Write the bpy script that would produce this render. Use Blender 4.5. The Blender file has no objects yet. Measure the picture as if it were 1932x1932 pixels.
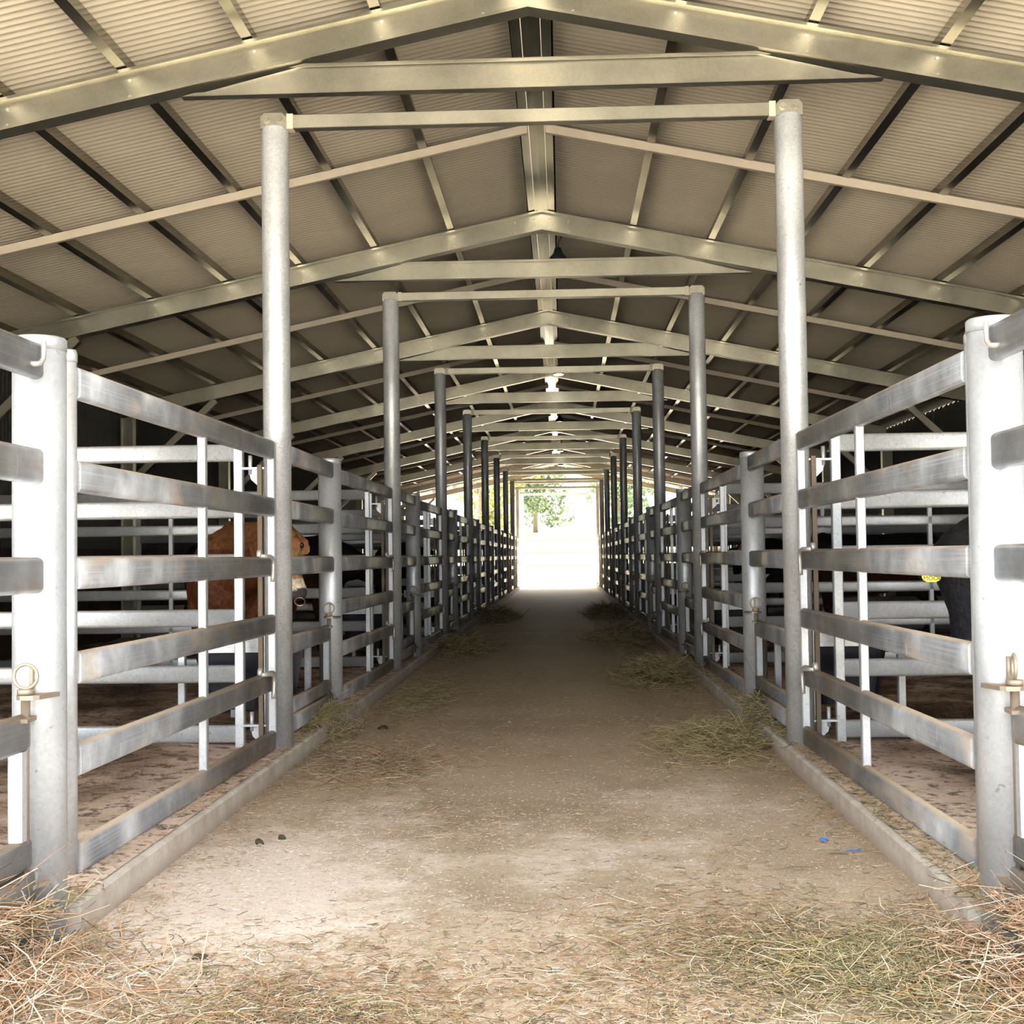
import bpy, bmesh, math, random
import numpy as np
from mathutils import Vector, Matrix, noise as mnoise

random.seed(7)
RNG = np.random.default_rng(11)
SC = bpy.context.scene
COL = SC.collection

# ------------------------------------------------------------------ camera
F_PX = 2450.0
cam_d = bpy.data.cameras.new('camera')
cam = bpy.data.objects.new('camera', cam_d)
COL.objects.link(cam)
cam_d.sensor_width = 36.0
cam_d.lens = 36.0 * F_PX / 1932.0
cam_d.clip_start = 0.05
cam_d.clip_end = 600
yaw, pitch, roll = 0.0383, 0.03424, 0.01346
cam.matrix_world = (Matrix.Translation((0.15984, 0, 1.23)) @ Matrix.Rotation(yaw, 4, 'Z')
                    @ Matrix.Rotation(math.pi / 2 + pitch, 4, 'X') @ Matrix.Rotation(-roll, 4, 'Z'))
SC.camera = cam

# ------------------------------------------------------------------ sky, sun, exposure
world = bpy.data.worlds.new('sky')
SC.world = world
world.use_nodes = True
wn = world.node_tree
bg = wn.nodes['Background']
tc = wn.nodes.new('ShaderNodeTexCoord')
sx = wn.nodes.new('ShaderNodeSeparateXYZ')
rp = wn.nodes.new('ShaderNodeValToRGB')
rp.color_ramp.elements[0].position = 0.0
# an overcast-bright sky: about three times brighter overhead than at the horizon
rp.color_ramp.elements[0].color = (0.33, 0.34, 0.35, 1)
rp.color_ramp.elements[1].position = 0.75
rp.color_ramp.elements[1].color = (0.86, 0.94, 1.0, 1)
wn.links.new(tc.outputs['Generated'], sx.inputs[0])
wn.links.new(sx.outputs['Z'], rp.inputs[0])
wn.links.new(rp.outputs[0], bg.inputs['Color'])
bg.inputs['Strength'].default_value = 3.5
sun_d = bpy.data.lights.new('sun', 'SUN')
sun_d.energy = 24.0
sun_d.angle = math.radians(1.0)
sun_d.color = (1.0, 0.96, 0.90)
sun = bpy.data.objects.new('sun', sun_d)
COL.objects.link(sun)
sun.location = (8, 40, 40)
# the sun stands high over the far end of the shed
sun.rotation_euler = Vector((-0.18, -0.45, -0.87)).to_track_quat('-Z', 'Y').to_euler()
SC.view_settings.view_transform = 'Standard'
SC.view_settings.look = 'None'
SC.view_settings.gamma = 1.0
SC.view_settings.use_curve_mapping = False
SC.view_settings.exposure = 1.22
SC.cycles.max_bounces = 7
SC.cycles.diffuse_bounces = 4
SC.cycles.use_adaptive_sampling = True
SC.cycles.adaptive_threshold = 0.05
SC.cycles.use_denoising = True
SC.cycles.sample_clamp_indirect = 12.0

# ------------------------------------------------------------------ dimensions
S = 5.328
PY = [7.76 + S * k for k in range(10)]      # aisle portals
GY = [4.19 + S * k for k in range(10)]      # thick hinge posts
NRAFT = 9
ROOF0, ROOF1 = 1.9, PY[8] + 0.9
SLOPE = 0.207
APEX = 4.53                                  # underside of the rafters at the ridge
HALF = 6.25
RZ = [1.88, 1.54, 1.19, 0.85, 0.52, 0.17]   # rail heights
XP = 1.55
ORD = ['first', 'second', 'third', 'fourth', 'fifth', 'sixth', 'seventh', 'eighth', 'ninth', 'tenth', 'eleventh', 'twelfth']
SIDE = {-1: "brown bull's side", 1: "tagged black cow's side"}


# ------------------------------------------------------------------ mesh helpers
class MB:
    def __init__(self):
        self.v, self.f, self.s = [], [], []

    def add(self, verts, faces, smooth=False):
        n = len(self.v)
        self.v += [tuple(map(float, p)) for p in verts]
        for q in faces:
            self.f.append(tuple(i + n for i in q))
            self.s.append(smooth)
        return self

    def box(self, a, b):
        (x0, y0, z0), (x1, y1, z1) = a, b
        x0, x1 = sorted((x0, x1)); y0, y1 = sorted((y0, y1)); z0, z1 = sorted((z0, z1))
        vs = [(x, y, z) for z in (z0, z1) for y in (y0, y1) for x in (x0, x1)]
        return self.add(vs, [(0, 2, 3, 1), (4, 5, 7, 6), (0, 1, 5, 4), (2, 6, 7, 3), (0, 4, 6, 2), (1, 3, 7, 5)])

    def cbox(self, c, d):
        return self.box([c[i] - d[i] / 2 for i in range(3)], [c[i] + d[i] / 2 for i in range(3)])

    def sweep(self, prof, p0, p1, A, B, smooth=False, cut0=None, cut1=None):
        """extrude a closed profile [(a, b)] from p0 to p1; A, B are the profile axes"""
        p0, p1, A, B = Vector(p0), Vector(p1), Vector(A), Vector(B)
        n = len(prof)
        vs = [p0 + A * a + B * b for a, b in prof] + [p1 + A * a + B * b for a, b in prof]
        if A.cross(B).dot(p1 - p0) < 0:
            side = [(i, n + i, n + (i + 1) % n, (i + 1) % n) for i in range(n)]
            caps = [tuple(range(n)), tuple(range(2 * n - 1, n - 1, -1))]
        else:
            side = [(i, (i + 1) % n, n + (i + 1) % n, n + i) for i in range(n)]
            caps = [tuple(range(n - 1, -1, -1)), tuple(range(n, 2 * n))]
        self.add(vs, side, smooth)
        m = len(self.v) - 2 * n
        for c in caps:
            self.f.append(tuple(i + m for i in c)); self.s.append(False)
        return self

    def tube(self, pts, r, n=10, cap=True):
        pts = [Vector(p) for p in pts]
        rs = r if isinstance(r, (list, tuple)) else [r] * len(pts)
        base = len(self.v)
        up = None
        for i, p in enumerate(pts):
            t = (pts[min(i + 1, len(pts) - 1)] - pts[max(i - 1, 0)]).normalized()
            if up is None:
                up = t.orthogonal().normalized()
            up = (up - t * up.dot(t)).normalized()
            w = t.cross(up)
            for j in range(n):
                a = 2 * math.pi * j / n
                self.v.append(tuple(p + (up * math.cos(a) + w * math.sin(a)) * rs[i]))
        for i in range(len(pts) - 1):
            for j in range(n):
                k = (j + 1) % n
                self.f.append((base + i * n + j, base + i * n + k, base + (i + 1) * n + k, base + (i + 1) * n + j)); self.s.append(True)
        if cap:
            self.f.append(tuple(base + j for j in range(n - 1, -1, -1))); self.s.append(False)
            e = base + (len(pts) - 1) * n
            self.f.append(tuple(e + j for j in range(n))); self.s.append(False)
        return self

    def lathe(self, prof, c=(0, 0, 0), n=32):
        """prof [(r, z)] from bottom to top about a vertical axis, capped"""
        base = len(self.v)
        for r, z in prof:
            for j in range(n):
                a = 2 * math.pi * j / n
                self.v.append((c[0] + r * math.cos(a), c[1] + r * math.sin(a), c[2] + z))
        for i in range(len(prof) - 1):
            for j in range(n):
                k = (j + 1) % n
                self.f.append((base + i * n + j, base + i * n + k, base + (i + 1) * n + k, base + (i + 1) * n + j)); self.s.append(True)
        self.f.append(tuple(base + j for j in range(n - 1, -1, -1))); self.s.append(False)
        e = base + (len(prof) - 1) * n
        self.f.append(tuple(e + j for j in range(n))); self.s.append(False)
        return self

    def torus(self, c, R, r, axis='Y', n=24, m=8):
        pts = []
        for i in range(n):
            a = 2 * math.pi * i / n
            d = (math.cos(a), 0, math.sin(a)) if axis == 'Y' else ((0, math.cos(a), math.sin(a)) if axis == 'X' else (math.cos(a), math.sin(a), 0))
            ax = {'Y': (0, 1, 0), 'X': (1, 0, 0), 'Z': (0, 0, 1)}[axis]
            for j in range(m):
                b = 2 * math.pi * j / m
                k = R + r * math.cos(b)
                pts.append(tuple(c[q] + d[q] * k + ax[q] * r * math.sin(b) for q in range(3)))
        fs = [(i * m + j, ((i + 1) % n) * m + j, ((i + 1) % n) * m + (j + 1) % m, i * m + (j + 1) % m) for i in range(n) for j in range(m)]
        return self.add(pts, fs, True)

    def mesh(self, name):
        me = bpy.data.meshes.new(name)
        me.from_pydata(self.v, [], self.f)
        me.polygons.foreach_set('use_smooth', self.s)
        me.update()
        bm = bmesh.new(); bm.from_mesh(me)
        bmesh.ops.recalc_face_normals(bm, faces=bm.faces)
        bm.to_mesh(me); bm.free()
        return me

    def build(self, name, mat, parent=None, loc=None):
        me = self.mesh(name)
        me.materials.append(mat)
        return link(name, me, parent, loc)


def link(name, me, parent=None, loc=None):
    o = bpy.data.objects.new(name, me)
    COL.objects.link(o)
    if parent is not None:
        o.parent = parent
    if loc is not None:
        o.location = loc
    return o


def tag(o, label, cat, group=None, kind=None):
    if label: o['label'] = label
    if cat: o['category'] = cat
    if group: o['group'] = group
    if kind: o['kind'] = kind
    return o


def thing(name, label, cat, loc=(0, 0, 0), group=None):
    o = bpy.data.objects.new(name, None)
    COL.objects.link(o)
    o.location = loc
    o.empty_display_size = 0.2
    return tag(o, label, cat, group)


def structure(o, label=None):
    o['kind'] = 'structure'
    if label: o['label'] = label
    return o


def copy_tree(o, parent=None):
    c = o.copy()
    COL.objects.link(c)
    c.parent = parent
    for ch in list(o.children):
        copy_tree(ch, c)
    return c


def dup(o, loc, label):
    c = copy_tree(o)
    c.location = loc
    c['label'] = label
    return c


def rrect(w, h, r, seg=3):
    """rounded rectangle profile"""
    out = []
    for cx, cy, a0 in ((w / 2 - r, h / 2 - r, 0), (-w / 2 + r, h / 2 - r, 90), (-w / 2 + r, -h / 2 + r, 180), (w / 2 - r, -h / 2 + r, 270)):
        for i in range(seg + 1):
            a = math.radians(a0 + 90 * i / seg)
            out.append((cx + r * math.cos(a), cy + r * math.sin(a)))
    return out


OVAL = rrect(0.046, 0.116, 0.019, 4)
SQ = rrect(0.046, 0.046, 0.005, 1)


# ------------------------------------------------------------------ material helpers
class NT:
    def __init__(self, name):
        self.m = bpy.data.materials.new(name)
        self.m.use_nodes = True
        self.t = self.m.node_tree
        self.b = self.t.nodes['Principled BSDF']

    def n(self, typ, **kw):
        nd = self.t.nodes.new(typ)
        for k, v in kw.items():
            setattr(nd, k, v)
        return nd

    def l(self, a, b):
        self.t.links.new(a, b)

    def coords(self, scale=(1, 1, 1), rand=True, world=False):
        if world:
            src = self.n('ShaderNodeNewGeometry').outputs['Position']
        else:
            src = self.n('ShaderNodeTexCoord').outputs['Object']
        if rand:
            oi = self.n('ShaderNodeObjectInfo')
            mu = self.n('ShaderNodeMath', operation='MULTIPLY'); mu.inputs[1].default_value = 57.0
            self.l(oi.outputs['Random'], mu.inputs[0])
            ad = self.n('ShaderNodeVectorMath', operation='ADD')
            self.l(src, ad.inputs[0]); self.l(mu.outputs[0], ad.inputs[1])
            src = ad.outputs[0]
        mp = self.n('ShaderNodeVectorMath', operation='MULTIPLY')
        mp.inputs[1].default_value = scale
        self.l(src, mp.inputs[0])
        return mp.outputs[0]

    def noise(self, co, scale, detail=3, rough=0.55):
        nd = self.n('ShaderNodeTexNoise')
        nd.inputs['Scale'].default_value = scale
        nd.inputs['Detail'].default_value = detail
        nd.inputs['Roughness'].default_value = rough
        self.l(co, nd.inputs['Vector'])
        return nd.outputs['Fac']

    def ramp(self, fac, stops):
        nd = self.n('ShaderNodeValToRGB')
        e = nd.color_ramp.elements
        while len(e) < len(stops):
            e.new(0.5)
        for i, (p, c) in enumerate(stops):
            e[i].position = p
            e[i].color = (c, c, c, 1) if not isinstance(c, tuple) else (*c, 1)
        self.l(fac, nd.inputs[0])
        return nd.outputs[0]

    def mix(self, fac, a, b):
        nd = self.n('ShaderNodeMix', data_type='RGBA')
        for k, v in ((0, fac), (6, a), (7, b)):
            if hasattr(v, 'node'):
                self.l(v, nd.inputs[k])
            else:
                nd.inputs[k].default_value = (*v, 1) if isinstance(v, tuple) else v
        return nd.outputs[2]

    def math(self, op, a, b=0.0, clamp=False):
        nd = self.n('ShaderNodeMath', operation=op, use_clamp=clamp)
        for k, v in ((0, a), (1, b)):
            if hasattr(v, 'node'):
                self.l(v, nd.inputs[k])
            else:
                nd.inputs[k].default_value = v
        return nd.outputs[0]

    def normal_z(self):
        g = self.n('ShaderNodeNewGeometry')
        s = self.n('ShaderNodeSeparateXYZ')
        self.l(g.outputs['Normal'], s.inputs[0])
        return s.outputs['Z']

    def bump(self, h, strength=0.3, dist=0.01):
        nd = self.n('ShaderNodeBump')
        nd.inputs['Strength'].default_value = strength
        nd.inputs['Distance'].default_value = dist
        self.l(h, nd.inputs['Height'])
        self.l(nd.outputs[0], self.b.inputs['Normal'])

    def set(self, color=None, rough=None, metal=None, spec=None):
        for key, v in (('Base Color', color), ('Roughness', rough), ('Metallic', metal), ('Specular IOR Level', spec)):
            if v is None: continue
            if hasattr(v, 'node'):
                self.l(v, self.b.inputs[key])
            else:
                self.b.inputs[key].default_value = (*v, 1) if isinstance(v, tuple) else v
        return self.m


def galv(name, base, metal=0.75, rough=0.42, dust=0.5, rust=0.35, spangle=0.18, dustcol=(0.34, 0.25, 0.16), spot=0.5, wob=0.22):
    """hot-dip galvanised steel with spangle, water marks, dust on top and a little rust"""
    t = NT(name)
    co = t.coords()
    vor = t.n('ShaderNodeTexVoronoi'); vor.inputs['Scale'].default_value = 90
    t.l(co, vor.inputs['Vector'])
    sp = t.ramp(vor.outputs['Color'], [(0.0, 1 - spangle), (1.0, 1 + spangle * 0.0)])
    big = t.noise(co, 2.2, 4)
    tone = t.ramp(big, [(0.3, tuple(c * 0.72 for c in base)), (0.7, tuple(min(1, c * 1.12) for c in base))])
    mul = t.n('ShaderNodeMix', data_type='RGBA', blend_type='MULTIPLY'); mul.inputs[0].default_value = 1.0
    t.l(tone, mul.inputs[6]); t.l(sp, mul.inputs[7])
    col = mul.outputs[2]
    fine = t.noise(co, 38, 3)
    spots = t.ramp(fine, [(0.66, 0.0), (0.74, 1.0)])
    col = t.mix(t.math('MULTIPLY', spots, spot), col, (0.16, 0.14, 0.12))
    rn = t.noise(co, 6.5, 5, 0.7)
    rmask = t.ramp(rn, [(0.66, 0.0), (0.76, 1.0)])
    rmask = t.math('MULTIPLY', rmask, rust)
    col = t.mix(rmask, col, (0.36, 0.17, 0.08))
    nz = t.normal_z()
    up = t.ramp(nz, [(0.35, 0.0), (0.85, 1.0)])
    dn = t.math('MULTIPLY', up, dust)
    dn = t.math('MULTIPLY', dn, t.ramp(t.noise(co, 14, 4), [(0.25, 0.55), (0.6, 1.0)]))
    col = t.mix(dn, col, dustcol)
    cover = t.math('MAXIMUM', rmask, dn)
    met = t.math('MULTIPLY', t.math('SUBTRACT', 1.0, cover), metal)
    rg = t.math('ADD', t.math('MULTIPLY', t.noise(co, 55, 2), wob), rough - wob / 2)
    rg = t.math('MAXIMUM', rg, t.math('MULTIPLY', cover, 0.85))
    return t.set(col, rg, met)


def rail_mat(name):
    """oval cattle rail: dull galvanising, worn tan mud patches, drip streaks, dusty top"""
    t = NT(name)
    co = t.coords()
    tone = t.ramp(t.noise(co, 3.0, 4), [(0.30, (0.18, 0.187, 0.20)), (0.52, (0.34, 0.352, 0.37)), (0.72, (0.68, 0.70, 0.73))])
    scr = t.noise(t.coords((1.2, 1.2, 160)), 1.0, 2)
    tone = t.mix(t.math('MULTIPLY', t.ramp(scr, [(0.5, 0.0), (0.7, 1.0)]), 0.35), tone, (0.52, 0.53, 0.55))
    drip = t.noise(t.coords((75, 75, 7)), 1.0, 2)
    tone = t.mix(t.math('MULTIPLY', t.ramp(drip, [(0.7, 0.0), (0.76, 1.0)]), 0.75), tone, (0.82, 0.81, 0.79))
    patch = t.noise(t.coords((2.3, 2.3, 5)), 1.0, 5, 0.65)
    pm = t.math('MULTIPLY', t.ramp(patch, [(0.54, 0.0), (0.64, 1.0)]), 0.62)
    col = t.mix(pm, tone, (0.44, 0.335, 0.25))
    nz = t.normal_z()
    up = t.ramp(nz, [(0.25, 0.0), (0.75, 1.0)])
    dn = t.math('MULTIPLY', up, t.ramp(t.noise(co, 18, 4), [(0.2, 0.6), (0.6, 0.95)]))
    dnn = t.math('MULTIPLY', t.ramp(nz, [(0.0, 0.8), (0.2, 0.0)]), t.ramp(nz, [(0.0, 1.0), (0.01, 0.0)]))
    col = t.mix(dn, col, (0.40, 0.30, 0.20))
    cover = t.math('MAXIMUM', pm, dn)
    met = t.math('MULTIPLY', t.math('SUBTRACT', 1.0, cover), 0.4)
    rg = t.math('MAXIMUM', t.math('ADD', t.math('MULTIPLY', t.noise(co, 40, 2), 0.25), 0.27), t.math('MULTIPLY', cover, 0.85))
    return t.set(col, rg, met)


def plain(name, color, rough=0.6, metal=0.0, var=0.25, scale=8.0, spec=None, bumps=0.0):
    t = NT(name)
    nz = t.noise(t.coords(), scale, 4)
    col = t.ramp(nz, [(0.3, tuple(c * (1 - var) for c in color)), (0.7, tuple(min(1, c * (1 + var)) for c in color))])
    if bumps:
        t.bump(nz, bumps, 0.01)
    return t.set(col, rough, metal, spec)


M = {}
M['post'] = galv('galvanised_post', (0.72, 0.735, 0.75), 0.42, 0.40, 0.35, 0.30, 0.22)
M['thickpost'] = galv('galvanised_thick_post', (0.70, 0.735, 0.78), 0.5, 0.42, 0.2, 0.12, 0.14)
M['rail'] = rail_mat('cattle_rail_steel')
M['divider'] = galv('divider_steel', (0.70, 0.72, 0.74), 0.5, 0.40, 0.75, 0.2, 0.2)
M['stile'] = galv('stile_steel', (0.66, 0.68, 0.71), 0.5, 0.42, 0.5, 0.25, 0.15)
M['frame'] = galv('roof_frame_steel', (0.50, 0.47, 0.37), 0.93, 0.33, 0.4, 0.06, 0.12, spot=0.08, wob=0.05)
M['purlin'] = galv('purlin_steel', (0.30, 0.275, 0.22), 0.95, 0.24, 0.2, 0.0, 0.1, spot=0.15, wob=0.08)
M['batten'] = plain('bridging_paint', (0.52, 0.45, 0.34), 0.5, 0.0, 0.06)
M['hardware'] = galv('dirty_hardware', (0.40, 0.34, 0.27), 0.5, 0.5, 0.95, 0.8, 0.1, (0.30, 0.17, 0.085))
M['hook'] = galv('zinc_hook', (0.66, 0.63, 0.58), 0.5, 0.4, 0.3, 0.3, 0.1)
M['dull'] = galv('brown_stained_steel', (0.20, 0.155, 0.105), 0.3, 0.6, 0.8, 0.6, 0.1)
M['plastic'] = plain('black_trough_plastic', (0.016, 0.018, 0.028), 0.42, 0.0, 0.3, 3.0)
M['ring'] = plain('copper_ring', (0.80, 0.50, 0.40), 0.25, 0.9, 0.05)
M['yellow'] = plain('yellow_tag', (0.85, 0.68, 0.03), 0.4, 0.0, 0.08)
M['ink'] = plain('tag_ink', (0.02, 0.02, 0.02), 0.6)
M['eye'] = plain('eye', (0.01, 0.008, 0.006), 0.08)
M['twine'] = plain('blue_twine', (0.05, 0.20, 0.60), 0.5)
M['lampshell'] = plain('lamp_shell', (0.03, 0.03, 0.035), 0.4, 0.4)
M['bark'] = plain('bark', (0.22, 0.17, 0.12), 0.9)
M['boards'] = plain('stained_kickboard', (0.085, 0.045, 0.026), 0.75, 0.0, 0.45, 2.5)
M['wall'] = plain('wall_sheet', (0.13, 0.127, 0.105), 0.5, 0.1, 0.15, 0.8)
M['dung'] = plain('dung', (0.06, 0.045, 0.025), 0.85, 0.0, 0.5, 30, None, 0.6)
t = NT('lamp_glow'); t.b.inputs['Emission Color'].default_value = (0.9, 0.96, 1, 1); t.b.inputs['Emission Strength'].default_value = 14
M['glow'] = t.set((0.9, 0.9, 0.9), 0.5)


def cream_sheet():
    t = NT('cream_roof_sheet')
    co = t.coords(rand=False)
    nz = t.noise(co, 0.6, 4)
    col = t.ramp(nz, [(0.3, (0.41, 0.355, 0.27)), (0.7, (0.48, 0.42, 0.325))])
    return t.set(col, 0.55, 0.0, 0.35)


def concrete_kerb():
    t = NT('kerb_concrete')
    co = t.coords()
    a = t.noise(co, 5, 5, 0.7)
    col = t.ramp(a, [(0.3, (0.40, 0.335, 0.27)), (0.5, (0.55, 0.49, 0.425)), (0.68, (0.66, 0.615, 0.56))])
    g = t.noise(co, 60, 3)
    col = t.mix(t.math('MULTIPLY', t.ramp(g, [(0.6, 0.0), (0.75, 1.0)]), 0.5), col, (0.24, 0.19, 0.14))
    z = t.n('ShaderNodeSeparateXYZ')
    t.l(t.n('ShaderNodeTexCoord').outputs['Object'], z.inputs[0])
    low = t.math('MULTIPLY', t.ramp(z.outputs['Z'], [(0.0, 0.8), (0.055, 0.0)]), t.ramp(a, [(0.3, 0.4), (0.6, 1.0)]))
    col = t.mix(low, col, (0.36, 0.26, 0.19))
    t.bump(g, 0.35, 0.006)
    return t.set(col, 0.85)


def aisle_floor_mat():
    """concrete lane under trodden dirt, pale sawdust drifts and chaff"""
    t = NT('aisle_floor')
    co = t.coords(rand=False, world=True)
    big = t.noise(co, 0.9, 5, 0.6)
    col = t.ramp(big, [(0.3, (0.29, 0.215, 0.145)), (0.5, (0.44, 0.335, 0.235)), (0.72, (0.53, 0.42, 0.32))])
    # dark trodden moisture stains
    st = t.noise(t.coords((1.1, 0.5, 1), False, True), 1.6, 4, 0.6)
    col = t.mix(t.math('MULTIPLY', t.ramp(st, [(0.56, 0.0), (0.70, 1.0)]), 0.4), col, (0.17, 0.125, 0.10))
    # pale sawdust: a drift beside the kerb on the bull's side, thinner elsewhere
    sep = t.n('ShaderNodeSeparateXYZ'); t.l(co, sep.inputs[0])
    X, Y = sep.outputs['X'], sep.outputs['Y']
    def blob(cx, cy, rx, ry):
        dx = t.math('DIVIDE', t.math('SUBTRACT', X, cx), rx)
        dy = t.math('DIVIDE', t.math('SUBTRACT', Y, cy), ry)
        d = t.math('SQRT', t.math('ADD', t.math('MULTIPLY', dx, dx), t.math('MULTIPLY', dy, dy)))
        return t.math('SUBTRACT', 1.0, d, True)
    b = t.math('MULTIPLY', blob(-1.0, 4.8, 1.0, 1.9), 1.2)
    for q in ((-0.75, 6.2, 0.7, 1.0), (0.75, 6.6, 0.8, 1.0), (0.2, 5.4, 1.1, 1.1)):
        k = t.math('MULTIPLY', blob(*q), 0.62)
        b = t.math('MAXIMUM', b, k)
    saw = t.noise(co, 3.5, 6, 0.75)
    m = t.math('ADD', t.math('MULTIPLY', b, 0.95), t.math('MULTIPLY', t.math('SUBTRACT', saw, 0.60), 2.2))
    m = t.math('MULTIPLY', t.ramp(m, [(0.05, 0.0), (0.55, 1.0)]), 0.85)
    col = t.mix(m, col, (0.80, 0.68, 0.59))
    # hay-dusted lane painted paler farther in, standing in for light from the far opening
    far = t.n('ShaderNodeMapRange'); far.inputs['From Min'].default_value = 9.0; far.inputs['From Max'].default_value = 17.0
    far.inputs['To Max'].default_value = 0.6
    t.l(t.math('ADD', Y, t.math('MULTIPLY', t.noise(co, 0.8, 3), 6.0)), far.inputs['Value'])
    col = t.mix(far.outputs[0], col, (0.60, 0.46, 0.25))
    # chips and chaff specks
    sp = t.noise(co, 85, 4, 0.75)
    col = t.mix(t.math('MULTIPLY', t.ramp(sp, [(0.54, 0.0), (0.62, 1.0)]), 0.75), col, (0.76, 0.62, 0.49))
    dk = t.noise(co, 60, 5, 0.75)
    col = t.mix(t.math('MULTIPLY', t.ramp(dk, [(0.56, 0.0), (0.66, 1.0)]), 0.75), col, (0.11, 0.085, 0.05))
    md = t.noise(co, 26, 5, 0.7)
    col = t.mix(t.math('MULTIPLY', t.ramp(md, [(0.54, 0.0), (0.70, 1.0)]), 0.45), col, (0.20, 0.145, 0.085))
    t.bump(sp, 0.5, 0.008)
    return t.set(col, 0.66, 0.0, 0.38)


def bedding_mat():
    t = NT('sawdust_bedding')
    co = t.coords(rand=False, world=True)
    big = t.noise(co, 1.3, 5, 0.65)
    col = t.ramp(big, [(0.38, (0.10, 0.065, 0.045)), (0.5, (0.30, 0.20, 0.14)), (0.64, (0.60, 0.46, 0.36))])
    sep = t.n('ShaderNodeSeparateXYZ'); t.l(co, sep.inputs[0])
    near = t.math('ABSOLUTE', sep.outputs['X'])
    edge = t.ramp(near, [(0.0, 1.0), (1.0, 1.0)])
    nr = t.n('ShaderNodeMapRange'); nr.inputs['From Min'].default_value = 1.75; nr.inputs['From Max'].default_value = 2.15
    nr.inputs['To Min'].default_value = 1.0; nr.inputs['To Max'].default_value = 0.0
    t.l(near, nr.inputs['Value'])
    em = t.math('MULTIPLY', nr.outputs[0], t.ramp(t.noise(co, 5, 5, 0.7), [(0.3, 0.35), (0.6, 1.0)]))
    col = t.mix(em, col, (0.70, 0.54, 0.43))
    dk = t.noise(co, 13, 5, 0.7)
    col = t.mix(t.math('MULTIPLY', t.ramp(dk, [(0.52, 0.0), (0.60, 1.0)]), 0.8), col, (0.075, 0.05, 0.035))
    sp = t.noise(co, 75, 4, 0.75)
    col = t.mix(t.math('MULTIPLY', t.ramp(sp, [(0.55, 0.0), (0.68, 1.0)]), 0.6), col, (0.78, 0.62, 0.50))
    t.bump(t.math('ADD', dk, t.math('MULTIPLY', sp, 0.4)), 0.6, 0.02)
    return t.set(col, 0.95, 0.0, 0.1)


def strand_mat():
    t = NT('hay_strands')
    at = t.n('ShaderNodeAttribute'); at.attribute_name = 'tint'
    return t.set(at.outputs['Color'], 0.65, 0.0, 0.3)


def coat_mat(name, curl=0.5, scale=60):
    t = NT(name)
    at = t.n('ShaderNodeAttribute'); at.attribute_name = 'tint'
    co = t.coords(rand=False)
    nz = t.noise(co, scale, 4, 0.7)
    mul = t.n('ShaderNodeMix', data_type='RGBA', blend_type='MULTIPLY'); mul.inputs[0].default_value = 1.0
    t.l(at.outputs['Color'], mul.inputs[6]); t.l(t.ramp(nz, [(0.3, 0.5), (0.7, 1.7)]), mul.inputs[7])
    t.bump(nz, curl, 0.02)
    return t.set(mul.outputs[2], 0.6, 0.0, 0.18)


M['sheet'] = cream_sheet()
M['kerb'] = concrete_kerb()
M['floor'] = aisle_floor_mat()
M['bedding'] = bedding_mat()
M['strand'] = strand_mat()
M['coat'] = coat_mat('bull_coat', 0.25, 30)
M['curly'] = coat_mat('curly_black_coat', 1.0, 38)
M['yard'] = plain('pale_gravel_yard', (0.60, 0.55, 0.46), 0.9, 0.0, 0.12, 1.5)
M['bank'] = plain('dry_grass_bank', (0.42, 0.38, 0.22), 0.9, 0.0, 0.25, 0.4)
t = NT('leaves'); at = t.n('ShaderNodeAttribute'); at.attribute_name = 'tint'
M['leaf'] = t.set(at.outputs['Color'], 0.6, 0.0, 0.2)


# ------------------------------------------------------------------ the setting
def grid_mesh(name, xs, ys, zf, mat):
    nx, ny = len(xs), len(ys)
    vs = [(x, y, zf(x, y)) for y in ys for x in xs]
    fs = [(j * nx + i, j * nx + i + 1, (j + 1) * nx + i + 1, (j + 1) * nx + i) for j in range(ny - 1) for i in range(nx - 1)]
    me = bpy.data.meshes.new(name)
    me.from_pydata(vs, [], fs)
    me.polygons.foreach_set('use_smooth', [True] * len(fs))
    me.materials.append(mat)
    return me


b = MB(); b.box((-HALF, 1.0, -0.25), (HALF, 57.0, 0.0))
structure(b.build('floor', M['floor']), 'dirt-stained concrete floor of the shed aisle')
b = MB(); b.box((-150, -60, -0.5), (150, 78, -0.03))
structure(b.build('ground', M['yard']), 'pale sunlit gravel yard outside the shed')


def corr_sheet(name, mat, o, along, across, L, period, amp, step=8, thick=0.0015):
    """corrugated sheet: ridges run 'across' (one straight segment), waves advance along 'along'"""
    o, along, across = Vector(o), Vector(along).normalized(), Vector(across)
    nrm = along.cross(across).normalized()
    n = int(L / period * step) + 1
    vs, fs = [], []
    for i in range(n):
        d = i * period / step
        w = amp * math.sin(2 * math.pi * d / period)
        p = o + along * d + nrm * w
        vs += [p, p + across]
    fs = [(2 * i, 2 * i + 2, 2 * i + 3, 2 * i + 1) for i in range(n - 1)]
    me = bpy.data.meshes.new(name)
    me.from_pydata([tuple(v) for v in vs], [], fs)
    me.polygons.foreach_set('use_smooth', [True] * len(fs))
    me.materials.append(mat)
    ob = link(name, me)
    so = ob.modifiers.new('sheet', 'SOLIDIFY'); so.thickness = thick; so.offset = 0
    return ob


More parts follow.
